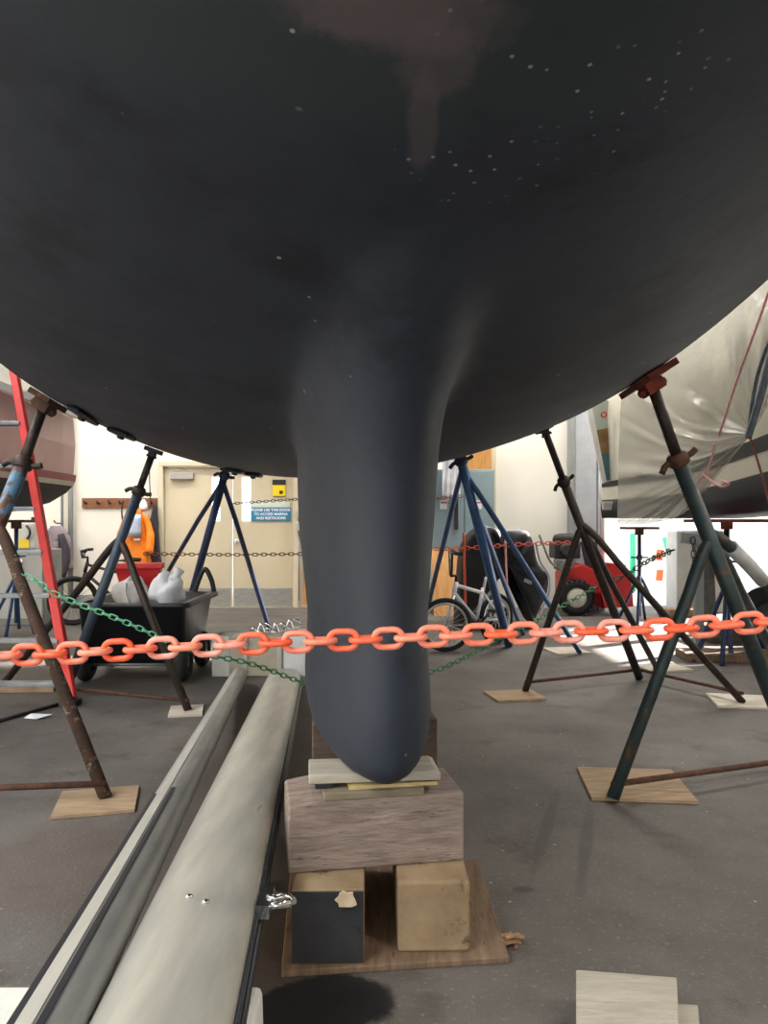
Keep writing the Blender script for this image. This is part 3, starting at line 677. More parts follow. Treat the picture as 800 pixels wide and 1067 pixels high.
# ================================================================== BOAT STANDS
def behind(px, py, near, dy=.3):       # point on the hull underside just past its outline, where the pad bears
    h, n0 = onhull(px, py, near); Y = h.y+dy; q = P(px, py, Y)
    r = bvh.ray_cast(V(q.x, Y, .9), V(0,0,1))
    return r[0], r[1]
def stand(label, T, nrm_, F0, joint, feet, mats, r=.03, collar=.35, pad=(.3,.3), bars=(), wrap=None, padmat=None, bulge=.12, group='boat stands under the dark hull', padtilt=None, thin=.78):
    leg_m, pole_m, pad_m = mats
    root = thing('boat_stand', label, 'boat stand', V(F0.x, F0.y, 0), group)
    T = Vector(T); F0 = Vector(F0); ax = (F0-T)
    J = T+ax*joint; K = T+ax*collar
    nn = Vector(nrm_).normalized()
    if nn.z > 0: nn = -nn
    # pad lies against the hull
    u = (V(0,1,0)-nn*nn.y).normalized(); w = nn.cross(u); Rm = Matrix((w, u, nn)).transposed()
    b = MB(); b.box(T+nn*.018, (pad[0], pad[1], .03), Rm); padob = b.build('pad', pad_m, root, bevel=.004)
    ps = 1 if pad[1] > .2 else .5
    q = MB(); q.box(T+nn*(.032+.026*ps), (.09*ps, .11*ps, .055*ps), Rm); q.ring([T+nn*.06-w*.07*ps, T+nn*.06+w*.07*ps], .018*ps, 8); q.build('swivel_bracket', padmat or pad_m, root, bevel=.006)
    b = MB(); s0 = T+nn*(.07 if pad[1] > .2 else .04); b.ring([s0, K], r*.72, 12); b.build('screw_pole', pole_m, root)
    b = MB(); a = ax.normalized(); sd = a.cross(V(0,1,0)).normalized(); 
    b.lathe([(r*1.05,-.03),(r*1.35,-.02),(r*1.35,.02),(r*1.05,.03)], K, a, 12); b.ring(path([K-sd*r*2.6+a*.03, K-sd*r*1.5, K+sd*r*1.5, K+sd*r*2.6-a*.012], 4), r*.42, 8); b.build('handle_nut', M_rust if pad_m is M_rustred else pole_m, root)
    b = MB(); b.ring([K, F0], [r, r], 14); b.build('leg', leg_m, root)
    for i, (f, jt) in enumerate(feet):
        f = Vector(f); Ji = T+ax*(jt if jt else joint)
        hd = V(f.x-Ji.x, f.y-Ji.y, 0); 
        out = Ji+hd*bulge*.6+V(0,0,-.02)
        pts = bez(Ji, out, Ji+(f-Ji)*.22+hd*.015, 6)+[f]
        b = MB(); b.ring(pts, r*thin, 12); lg = b.build('leg', leg_m if i != 99 else pole_m, root)
        if wrap == i:
            q = MB(); q.ring(pts[3:7], r*1.0, 12); q.build('tape_wrap', M_tape, lg)
    allf = [F0]+[Vector(f) for f, _ in feet]
    for (i, k) in bars:
        z = V(0,0,.06); b = MB(); b.ring([allf[i]+z, allf[k]+z], r*.4, 8); b.build('cross_bar', M_rust, root)
    b = MB()
    return root
PADT = .016
def footpad(px0, px1, py, lab, m, w=.34, d=.3, yaw=.2, t=PADT):
    c_ = G((px0+px1)/2, py); wd = (px1-px0)/F*c_.y
    b = MB(); R_ = Matrix.Rotation(yaw, 3, 'Z'); q = [R_ @ V(a*wd/2*.85, e*d/2, 0)+c_ for a, e in ((-1,-1),(1,-1),(1,1),(-1,1))]
    b.hexa([V(k.x,k.y,0) for k in q], [V(k.x,k.y,t) for k in q]); return tag(b.build('plywood_foot_pad', m, bevel=.002), lab, 'plywood pad', 'plywood pads under the stands')
FZ = PADT
def foot(px, py): return G(px, py, FZ)
# right front
T, nr = onhull(672, 392, 4)
r1 = stand('nearest right-hand boat stand with dark green legs and rusty red top pad', T, nr, V(2.02,3.72,.0), .385, [(foot(638,832), .40), (V(3.5,5.4,0), .38), (V(2.95,5.5,0), .42)], (M_green, M_darkpole, M_rustred), r=.036, collar=.2, pad=(.15,.42), bars=[(1,0)], wrap=1)
footpad(600, 720, 819, 'worn plywood pad under the front foot of the nearest right-hand stand', M_ply, d=.42, yaw=-.1)
T, nr = behind(565, 447, 5.4, 1.0)
r2 = stand('dark brown boat stand right of the keel, in front of the grey column', T, nr, foot(666,706), .345, [(foot(547,720), .36), (foot(774,732), .345), (foot(684,696), .38)], (M_darkpole, M_darkpole, M_hull2), r=.03, collar=.19, pad=(.1,.12), bars=[(1,0), (0,2)], bulge=.1)
footpad(505, 567, 726, 'small tan plywood pad under the left foot of the dark brown stand', M_ply, d=.3)
footpad(738, 805, 732, 'pale plywood pad under the right foot of the dark brown stand', M_plypale, d=.38, yaw=-.2)
footpad(664, 718, 697, 'pale plywood pad under the rear foot of the dark brown stand', M_plypale, d=.3)
T, nr = behind(478, 484, 7, 1.3)
r3 = stand('bright blue boat stand just right of the keel, behind the white bike', T, nr, foot(530,672), .07, [(foot(440,655), .07), (foot(604,680), .1), (foot(545,660), .2)], (M_blue, M_navy, M_hull2), r=.04, collar=.04, pad=(.09,.1), bulge=.05, thin=.6)
footpad(568, 612, 679, 'pale plywood pad under the right foot of the bright blue stand', M_plypale, d=.35)
# left
T, nr = onhull(52, 424, 4)
l1 = stand('nearest left-hand boat stand with rusted, flaking pale blue legs', T, nr, V(-2.12,3.25,0), .33, [(foot(110,831), .36), (V(-2.9,5.0,0), .36)], (M_bluerust, M_darkpole, M_rust), r=.036, collar=.19, pad=(.12,.24), bars=[(1,0)])
# the front leg of this stand is bare rust
for c in l1.children:
    if c.name.startswith('leg.') or c.name == 'leg': pass
footpad(55, 148, 837, 'tan plywood pad under the front foot of the rusted left-hand stand', M_ply, d=.3, yaw=.25)
T, nr = behind(161, 462, 5.3, 1.0)
l2 = stand('blue-grey boat stand with curled handle in front of the black cart', T, nr, V(G(66,726).x, G(66,726).y, 0), .33, [(foot(196,740), .37), (V(G(4,712).x, G(4,712).y, 0), .36)], (M_bluegrey, M_darkpole, M_hull2), r=.033, collar=.17, pad=(.1,.12), bars=[(0,1)], bulge=.1)
footpad(174, 214, 742, 'grey plywood pad under the right foot of the blue-grey stand', M_plypale, d=.26)
T, nr = behind(236, 488, 7.4, 1.3)
l3 = stand('slender navy boat stand in front of the double door', T, nr, V(G(184,677).x, G(184,677).y, 0), .06, [(V(G(284,668).x, G(284,668).y, 0), .07), (V(G(142,652).x, G(142,652).y, 0), .07)], (M_navy, M_navy, M_hull2), r=.034, collar=.04, pad=(.09,.1), bulge=.02, thin=.65)
for lg in [c for c in l1.children if 'leg' in c.name][1:]: lg.data.materials[0] = M_rustflake; lg['label'] = 'rusted brown leg'
for lg in [c for c in l2.children if 'leg' in c.name][1:]: lg.data.materials[0] = M_darkpole; lg['label'] = 'dark brown leg'

# spare pads on the hull underside (anodes / support pads seen edge on)
for k, (px, py, lab) in enumerate(((88, 430, 'long dark pad against the hull edge right of the rusted left-hand stand'), (128, 448, 'small dark disc on the hull edge above the hook rack'), (245, 488, 'round dark pad on the hull edge above the double door'), (264, 492, 'second dark pad on the hull edge, nearer the keel'))):
    h, nr = onhull(px, py, 5); h, nr = (h, nr) if k == 0 else behind(px, py, 5, .12)
    u = (V(0,1,0)-nr*nr.y).normalized(); w = nr.cross(u); Rm = Matrix((w,u,nr)).transposed()
    t_ = thing('hull_pad', lab, 'pad', h, 'dark pads on the hull underside')
    b = MB(); b.box(h+nr*.016, (.12 if k else .07, .16 if k else .3, .025), Rm); b.build('pad', M_stripe, t_, bevel=.014)
    b = MB(); b.lathe([(.02,0),(.02,.012),(.01,.016)], h+nr*.028, nr, 10); b.build('bolt', M_darkpole, t_)

# ================================================================== CHAINS
def linkmesh(L, W, d, nm, m, seg=8):
    b = MB(); rr = (W-d)/2; hl = (L-W)/2; pts = []
    for k in range(9): a = -PI/2+PI*k/8; pts.append(V(hl+rr*math.cos(a), rr*math.sin(a), 0))
    for k in range(9): a = PI/2+PI*k/8; pts.append(V(-hl+rr*math.cos(a), rr*math.sin(a), 0))
    b.ring(pts, d/2, seg, closed=True, up=V(0,0,1)); return b
def resample(pts, p):
    out = []; acc = 0; pts = [Vector(q) for q in pts]; need = p/2
    for a, c in zip(pts, pts[1:]):
        l = (c-a).length; t = need-acc
        while t <= l:
            out.append((a+(c-a)*(t/l), (c-a).normalized())); t += p
        acc = acc+l; need = acc+(t-l) if True else 0
    return out
def chain(name, label, pts, L, W, d, m, aslinks=True, group=None, twist=0, pick=None, cat='chain', toward=V(0,-1,0)):
    base = linkmesh(L, W, d, 'link', m); p = L-2*d
    ctr = pts[len(pts)//2]; fr = resample(pts, p)
    meshes = {}
    root = thing(name, label, cat, ctr, group) if aslinks else None
    whole = MB()
    for i, (c_, t) in enumerate(fr):
        nrm_ = (toward-t*toward.dot(t)).normalized(); bn = nrm_.cross(t)
        if i % 2: nrm_, bn = bn, -nrm_
        if twist:
            a = twist+random.uniform(-.25,.25); nrm_, bn = nrm_*math.cos(a)+bn*math.sin(a), bn*math.cos(a)-nrm_*math.sin(a)
        Rm = Matrix((t, bn, nrm_)).transposed()
        if aslinks:
            mm = pick(c_, i) if pick else m
            if mm.name not in meshes:
                me = bpy.data.meshes.new('link'); me.from_pydata(base.v, [], base.f); me.materials.append(mm)
                for q in me.polygons: q.use_smooth = True
                meshes[mm.name] = me
            o = bpy.data.objects.new('link', meshes[mm.name]); C.objects.link(o); o.parent = root
            M4 = Rm.to_4x4(); M4.translation = c_-Vector(ctr); o.matrix_local = M4
        else:
            whole.add([Rm @ q+c_ for q in base.v], base.f, 0, True)
    if not aslinks: return tag(whole.build(name, m, fix=False), label, cat, group)
    return root
OY = 1.3
op = path([P(x, y, OY) for x, y in ((-30,684),(60,681),(130,677),(230,672),(330,668),(410,665),(475,662),(600,658),(700,655),(830,645))], 10)
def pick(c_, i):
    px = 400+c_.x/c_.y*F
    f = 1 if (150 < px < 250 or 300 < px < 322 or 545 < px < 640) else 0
    return M_paleorange if f and (i*7 % 5) < 3 else M_orange
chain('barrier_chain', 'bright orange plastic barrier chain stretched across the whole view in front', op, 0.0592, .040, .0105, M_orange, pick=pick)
gl = path([P(12,592,3.6), P(40,607,3.62), P(62,621,3.66), P(130,648,3.8), P(200,678,4.0), P(262,692,4.15), P(322,714,4.4)], 10)
chain('green_chain', 'green plastic chain hanging from the rusted left stand down to the mast', gl, .05, .03, .007, M_greenchain, pick=lambda c_, i: M_greenchain if c_.x < -1.1 else M_greenchain2)
gr = path([P(436,704,4.8), P(470,692,5.0), P(520,666,5.4), P(565,643,5.8), P(620,612,6.2)], 10)
chain('green_chain', 'green plastic chain rising from the keel to the dark brown stand', gr, .06, .036, .008, M_greenchain2)
gg = path([P(616,614,6.2), P(650,600,6.0), P(676,584,5.7), P(701,573,5.2)], 10)
chain('steel_chain', 'grey chain leading from the green chain up to the nearest right-hand stand', gg, .075, .046, .010, M_greychain)
rc = path([P(150,577,7.1), P(240,578,7.1), P(330,577,7.05)], 12)
chain('rusty_chain', 'thin rusty chain strung level across the lower part of the double door', rc, .06, .035, .009, M_rustchain, aslinks=False)
rc2 = path([P(238,525,9), P(290,521.5,9.0), P(330,519,9)], 10)
chain('rusty_chain', 'thin rusty chain strung across the upper part of the double door', rc2, .06, .035, .009, M_rustchain, aslinks=False)
rc3 = path([P(452,572,8.0), P(490,571,7.9), P(530,568,7.9), P(560,566.5,7.9), P(604,565,8.0)], 10)
chain('red_chain', 'red plastic chain strung in front of the black covered machine', rc3, .075, .045, .011, M_redchain, aslinks=False)
rc4 = path([P(452,519.5,9.4), P(480,517,9.4)], 10)
chain('red_chain', 'short red chain length running from the keel edge across the grey-blue panel', rc4, .07, .04, .010, M_rustchain, aslinks=False)
hc = path([P(722,560,7.0), P(722.5,585,7.0), P(723,606,7.0)], 10)
chain('hanging_chain', 'dark grey chain hanging straight down from the grey metal arm', hc, .085, .05, .012, M_greychain, aslinks=False)
for k, (pts, lab) in enumerate((([(483,555),(483.5,585),(484,606),(485,632)], 'pink cord hanging in front of the bike handlebar'), ([(526.5,562),(527,585),(528,606),(529.5,620)], 'pale pink cord hanging down the black machine cover'))):
    b = MB(); b.ring(path([P(x, y, 8.1) for x, y in pts], 5), .014 if k == 0 else .011, 6); tag(b.build('cord', M_pinkrope if k else M_redchain), lab, 'cord')

# ================================================================== LEFT BACKGROUND
# red-topped boat at the left
pb = thing('motorboat', 'pink-sided boat with red stripe and black bottom at the left edge', 'boat', (-4.2, 6.5, 0))
def boatside(Ys, zs, xo):               # rows of points along the side at heights zs, x offset xo
    return [V(-3.235+xo*1+.0*y, y, z) for y, z in zip(Ys, zs)]
Ys = [3.2, 4.6, 6.0, 7.0, 7.7, 8.05]
XX = lambda y, o_: -3.19-.008*(y-5)-(o_)-(.05*max(0, y-7.4)**2)
def prow(z, o_): return [V(XX(y, o_), y, z+.012*max(0, 7-y)) for y in Ys]
def mir(row): return [V(-8.6-p.x, p.y, p.z) for p in row]
def loft(nm, rows_, m, end=True):
    b = MB(); b.grid(rows_, smooth=False); b.grid([mir(r_) for r_ in rows_], smooth=False)
    if end: b.add([r_[-1] for r_ in rows_]+[mir(r_)[-1] for r_ in rows_][::-1], [list(range(2*len(rows_)))])
    return b.build(nm, m, pb)
loft('topside', [prow(1.70,.02), prow(2.0,.0), prow(2.3,.02)], M_pink)
loft('red_stripe', [prow(1.63,.0), prow(1.70,-.012)], M_redstripe)
loft('cream_stripe', [prow(1.585,.02), prow(1.63,-.0)], M_cream)
b = MB(); zz = [1.585, 1.5, 1.38, 1.28, 1.22]; oo = [.03, .06, .2, .5, 1.1]
rw = [[V(XX(y, o_)-(0 if y < 7.5 else (y-7.5)*.25*(k/4)), y, z+(.0 if y < 7 else (y-7)*.06*(k/4))) for y in Ys] for k, (o_, z) in enumerate(zip(oo, zz))]
b.grid(rw); b.grid([mir(r_) for r_ in rw]); b.grid([rw[-1], mir(rw[-1])]); b.add([r_[-1] for r_ in rw]+[mir(r_)[-1] for r_ in rw][::-1], [list(range(10))]); b.build('bottom', M_hull2, pb)
b = MB(); b.grid([prow(2.3,-.0), prow(2.3,-.035), prow(2.36,-.035), prow(2.36,.05)], smooth=False); b.build('rub_rail', M_white, pb, solid=.01)
b = MB(); b.grid([prow(2.36,.04), prow(2.66,.12), prow(2.68,1.11)], smooth=False); b.add([V(XX(8.05,.04),8.05,2.36), V(XX(8.05,.12),8.05,2.66), V(XX(8.05,1.11),8.05,2.68), V(XX(8.05,1.11),8.05,2.36)], [(0,1,2,3)]); b.build('deck_side', M_cream, pb)
for px0, px1, py in ((2, 22, 400), (56, 58, 412)):
    pass
b = MB(); b.box((XX(6.3,.055), 6.35, 2.6), (.01, .35, .03)); b.build('deck_vent', M_darkletter, pb)
# its small blue stand
def small_stand(label, top, foot_pts, m, padm, r=.022, padsz=(.3,.25), group='small stands under the background boats'):
    top = Vector(top); root = thing('small_boat_stand', label, 'boat stand', V(top.x, top.y, 0), group)
    b = MB(); b.hexa([top+V(-padsz[0]/2,-padsz[1]/2,-.03), top+V(padsz[0]/2,-padsz[1]/2,-.03), top+V(padsz[0]/2,padsz[1]/2,-.03), top+V(-padsz[0]/2,padsz[1]/2,-.03)], [top+V(-padsz[0]/2,-padsz[1]/2,.0), top+V(padsz[0]/2,-padsz[1]/2,.0), top+V(padsz[0]/2,padsz[1]/2,0), top+V(-padsz[0]/2,padsz[1]/2,0)]); b.box(top+V(0,0,-.06), (.08,.08,.07)); b.build('pad', padm, root)
    jz = top.z*.52; J = V(top.x, top.y, jz); b = MB(); b.ring([top+V(0,0,-.05), V(top.x, top.y, .12)], r, 10); b.build('pole', m, root)
    b = MB(); b.lathe([(r*1.1,-.03),(r*1.6,-.02),(r*1.6,.02),(r*1.1,.03)], J+V(0,0,.2), V(0,0,1), 10); b.ring([J+V(-.1,0,.2), J+V(.1,0,.2)], r*.4, 6); b.build('handle_nut', m, root)
    for f in foot_pts:
        b = MB(); f = Vector(f); b.ring(bez(J, J+(f-J)*.18+V(0,0,.02), J+(f-J)*.4, 5)+[f], r*.8, 10); b.build('leg', m, root)
    return root
c_ = V(P(17,0,8.3).x, 8.3, 1.235)
small_stand('small blue stand under the pink-sided boat, behind the red ladder', c_, [V(G(x,y).x, G(x,y).y, 0) for x, y in ((-14,660),(6,664),(36,661),(20,655))], M_blue, M_rust)
# ladder
lad = thing('step_ladder', 'red fibreglass ladder with aluminium rungs at the left edge', 'ladder', (-2.4, 5.1, 0))
R0, R1 = V(-2.045, 5.05, 0), P(17, 400, 5.55); dr = R1-R0; R1 = R0+dr*1.05
L0, L1 = V(-2.95, 5.05, 0), V(-2.95-.15, R1.y, R1.z)
def rail(b, a, c):
    t = (c-a).normalized(); x = V(1,0,0); x = (x-t*t.x).normalized(); y = t.cross(x)
    for off, w, dpt in ((0, .022, .075), ):
        b.hexa([a+x*s*.03+y*q*.03 for s, q in ((-1,-1),(1,-1),(1,1),(-1,1))], [c+x*s*.026+y*q*.03 for s, q in ((-1,-1),(1,-1),(1,1),(-1,1))])
b = MB(); rail(b, R0+dr*.02, R1); b.build('side_rail', M_redladder, lad, bevel=.006)
b = MB(); rail(b, L0+(L1-L0)*.02, L1); b.build('side_rail', M_redladder, lad, bevel=.006)
for py in (437, 484, 530, 576, 620, 665, 707):
    z = CAMZ-(py-HOR)/F*5.25; t = z/R1.z
    a, c = R0+(R1-R0)*t, L0+(L1-L0)*t; b = MB(); b.box((a+c)/2, ((a-c).length-.02, .085, .028)); b.build('rung', M_galv, lad, bevel=.004)
b = MB(); b.box(R0+V(0,0,.02), (.075,.09,.04)); b.build('rubber_foot', M_rubber, lad); b = MB(); b.box(L0+V(0,0,.02), (.075,.09,.04)); b.build('rubber_foot', M_rubber, lad)
# grey cabinet, jug on top
c0, c1 = G(-8, 652), G(45, 652); zt_ = P(0, 573, 8.95).z
cab = thing('utility_cabinet', 'grey metal utility cabinet at the left behind the ladder', 'cabinet', V((c0.x+c1.x)/2, 9.2, 0))
b = MB(); b.box(((c0.x+c1.x)/2, 9.25, zt_/2), (c1.x-c0.x, .5, zt_)); b.build('body', M_midgrey, cab, bevel=.01)
for k in range(2):
    w = (c1.x-c0.x)/2; b = MB(); b.box((c0.x+w*(k+.5), 8.99, zt_/2+.02), (w-.03, .02, zt_-.12)); dd = b.build('door', M_grey, cab, bevel=.005)
    b = MB(); b.ring([(c0.x+w+(-.05 if k == 0 else .05), 8.96, .6), (c0.x+w+(-.05 if k == 0 else .05), 8.96, .78)], .01, 8); b.build('handle', M_chrome, dd)
j0 = P(30, 573, 9.2)
jug = thing('jug', 'white plastic jug with yellow label on the grey cabinet', 'jug', V(j0.x, 9.2, zt_))
b = MB(); b.hexa([V(j0.x-.13,9.1,zt_),V(j0.x+.13,9.1,zt_),V(j0.x+.13,9.32,zt_),V(j0.x-.13,9.32,zt_)],[V(j0.x-.12,9.11,zt_+.33),V(j0.x+.12,9.11,zt_+.33),V(j0.x+.12,9.31,zt_+.33),V(j0.x-.12,9.31,zt_+.33)]); b.build('body', M_bucket, jug, bevel=.03)
b = MB(); b.lathe([(.035,0),(.035,.05),(.03,.06)], (j0.x+.06, 9.21, zt_+.325), V(0,0,1), 14); b.build('cap', M_black, jug)
b = MB(); b.box((j0.x-.02, 9.095, zt_+.07), (.15, .012, .1)); b.build('label', M_yellow, jug)
b = MB(); b.ring(bez((j0.x+.02,9.1,zt_+.28), (j0.x+.13,9.03,zt_+.2), (j0.x+.03,9.095,zt_+.13)), .014, 8); b.build('handle', M_darkletter, jug)
# downpipe and hanging coat
px_ = P(72, 0, 10.75).x
b = MB(); b.ring([(px_, 10.8, .1), (px_, 10.8, 3.6)], .035, 10); b.ring([(px_-.12, 10.8, .1), (px_-.12, 10.8, 3.6)], .02, 8); tag(b.build('wall_pipe', M_midgrey), 'thin grey pipes running up the back wall by the pink-sided boat', 'pipe')
def drape(name, label, cat, cx, cy, z1, z0, w1, w0, dep, m, folds=5, group=None, amp=.18, seed=0):
    rnd = random.Random(seed); ph = rnd.random()*6; rows_ = []
    for i in range(15):
        t = i/14; z = z1+(z0-z1)*t; w = (w1+(w0-w1)*t**.7)*(.55+.45*min(1, t*4)); ring_ = []
        for k in range(36):
            a = 2*PI*k/36; f = 1+amp*math.sin(folds*a+ph+t*1.4)*min(1, t*2.5)+.05*math.sin(11*a+t*5)
            ring_.append(V(cx+math.cos(a)*w*f+.02*math.sin(t*4+ph), cy+math.sin(a)*dep*f, z+.02*math.sin(a*3+ph)*(t > .9)))
        rows_.append(ring_)
    b = MB(); b.grid(rows_, closed=True); b.f.append(list(range(36))); b.m.append(0); b.sm.append(True); b.f.append([14*36+k for k in range(36)]); b.m.append(0); b.sm.append(True)
    return b
hk = P(56, 548, 10.6)
co = thing('hanging_coat', 'mauve-grey and black coat hanging by the wall behind the red ladder', 'coat', V(hk.x, 10.6, .4))
drape('c', '', '', hk.x, 10.66, hk.z+.0, .55, .13, .24, .12, None, 5, seed=3).build('coat_body', M_mauve, co)
s_ = MB(); s_.ring(path([(hk.x-.1,10.6,hk.z-.12),(hk.x-.2,10.58,hk.z-.4),(hk.x-.17,10.55,hk.z-.75)], 5), [.05]*6+[.06]*5, 10); s_.ring(path([(hk.x+.1,10.58,hk.z-.12),(hk.x+.19,10.56,hk.z-.4),(hk.x+.14,10.52,hk.z-.7)], 5), .055, 10); s_.build('sleeve', M_darkcloth, co)
b = MB(); b.ring(bez((hk.x,10.9,hk.z+.04),(hk.x,10.6,hk.z+.02),(hk.x,10.62,hk.z+.08)), .01, 6); b.build('hook', M_darkpole, co)
# hook rack
A, B = P(86, 519, WALLY), P(168, 529.5, WALLY)
rk = thing('hook_rack', 'brown wooden hook rack on the wall left of the double door', 'rack', V((A.x+B.x)/2, WALLY, B.z))
b = MB(); b.box(((A.x+B.x)/2, WALLY-.015, (A.z+B.z)/2), (B.x-A.x, .03, A.z-B.z)); b.build('board', M_rack, rk, bevel=.004)
for px in (91, 104, 116, 127, 146, 160):
    x = P(px, 0, WALLY).x; z = (A.z+B.z)/2; b = MB(); b.ring([(x, WALLY-.03, z), (x, WALLY-.09, z-.01), (x, WALLY-.12, z+.03)], .012, 8); b.build('hook', M_darkpole, rk)
# orange jacket with silver panel
jx = P(143, 0, 10.7); zt_, zb_ = P(0, 530, 10.7).z, P(0, 592, 10.7).z
jk = thing('orange_jacket', 'orange jacket with silver reflective panel hanging from the hook rack', 'jacket', V(jx.x, 10.7, zb_))
drape('j', '', '', jx.x, 10.68, zt_, zb_, .12, .2, .09, None, 4, seed=5, amp=.1).build('jacket_body', M_orange_cloth, jk)
for s in (-1, 1):
    b = MB(); b.ring(path([(jx.x+s*.12,10.66,zt_-.1),(jx.x+s*.2,10.63,zt_-.35),(jx.x+s*.2,10.58,zt_-.62)], 5), [.05]*5+[.06]*6, 10); b.build('sleeve', M_orange_cloth, jk)
b = MB(); b.ring(path([(jx.x-.05,10.68,zt_-.01),(jx.x+.0,10.76,zt_+.03),(P(146,0,10.8).x,10.8,(A.z+B.z)/2+.012),(jx.x+.06,10.7,zt_-.01)], 5), .008, 6); b.build('hanging_loop', M_darkcloth, jk)
b = MB(); z0, z1 = P(0,559,10.55).z, P(0,536,10.55).z; b.grid([[V(jx.x+.1*x, 10.55-.02*math.cos(x*1.5), z0+(z1-z0)*t) for x in (-1,-.5,0,.5,1)] for t in (0,.25,.5,.75,1)]); b.build('reflective_panel', M_reflect, jk, solid=.015)
b = MB(); b.grid([[V(jx.x+.04+.04*x, 10.555, z0-.06+.03*t) for x in (-1,0,1)] for t in (0,1)]); b.build('chest_patch', M_paper, jk, solid=.01)
# white cap on the hook above, dark jacket to the right, long strap
hx = P(149, 0, 10.7)
hd = thing('white_bag', 'small white bag hanging on the hook rack above the orange jacket', 'bag', V(hx.x, 10.72, P(0,534,10.7).z))
b = MB(); z0 = P(0,533,10.7).z; z1 = P(0,520,10.7).z; b.lathe([(.02,0),(.055,.03),(.06,.07),(.045,.12),(.015,.17)], (hx.x, 10.72, z0), V(0,0,1), 16); b.build('pouch', M_whitebag, hd)
b = MB(); b.ring(bez((hx.x,10.72,z1-.01),(hx.x-.02,10.74,z1+.05),(hx.x-.02,10.8,z1-.03)), .006, 6); b.build('cord', M_rope, hd)
dx = P(161, 0, 10.75)
dj = thing('dark_jacket', 'dark jacket hanging at the right end of the hook rack', 'jacket', V(dx.x, 10.75, P(0,590,10.7).z))
drape('d', '', '', dx.x, 10.76, P(0,527,10.7).z, P(0,592,10.7).z, .04, .1, .06, None, 4, seed=9).build('jacket_body', M_darkcloth, dj)
b = MB(); b.ring([(dx.x-.02,10.74,P(0,525,10.7).z-.05),(dx.x-.03,10.8,P(0,522,10.7).z)], .008, 6); b.build('loop', M_darkcloth, dj)
sx = P(127, 0, 10.72)
st_ = thing('dark_strap', 'dark strap hanging from the fourth hook of the rack', 'strap', V(sx.x, 10.72, P(0,545,10.7).z))
b = MB(); b.ring(path([(sx.x,10.78,P(0,522,10.7).z),(sx.x-.01,10.74,P(0,530,10.7).z),(sx.x+.01,10.73,P(0,548,10.7).z)], 5), .022, 8, flat=.4); b.build('webbing', M_darkcloth, st_)
b = MB(); b.box((sx.x+.01,10.73,P(0,548,10.7).z-.02), (.06,.02,.05)); b.build('buckle', M_black, st_, bevel=.006)
b = MB(); b.ring(path([P(154,455,10.8),P(155.5,490,10.8),P(156,505,10.7),P(157,528,10.75)], 6), .008, 6); tag(b.build('hanging_cable', M_darkletter), 'thin dark cable hanging down the wall to the hook rack', 'cable')

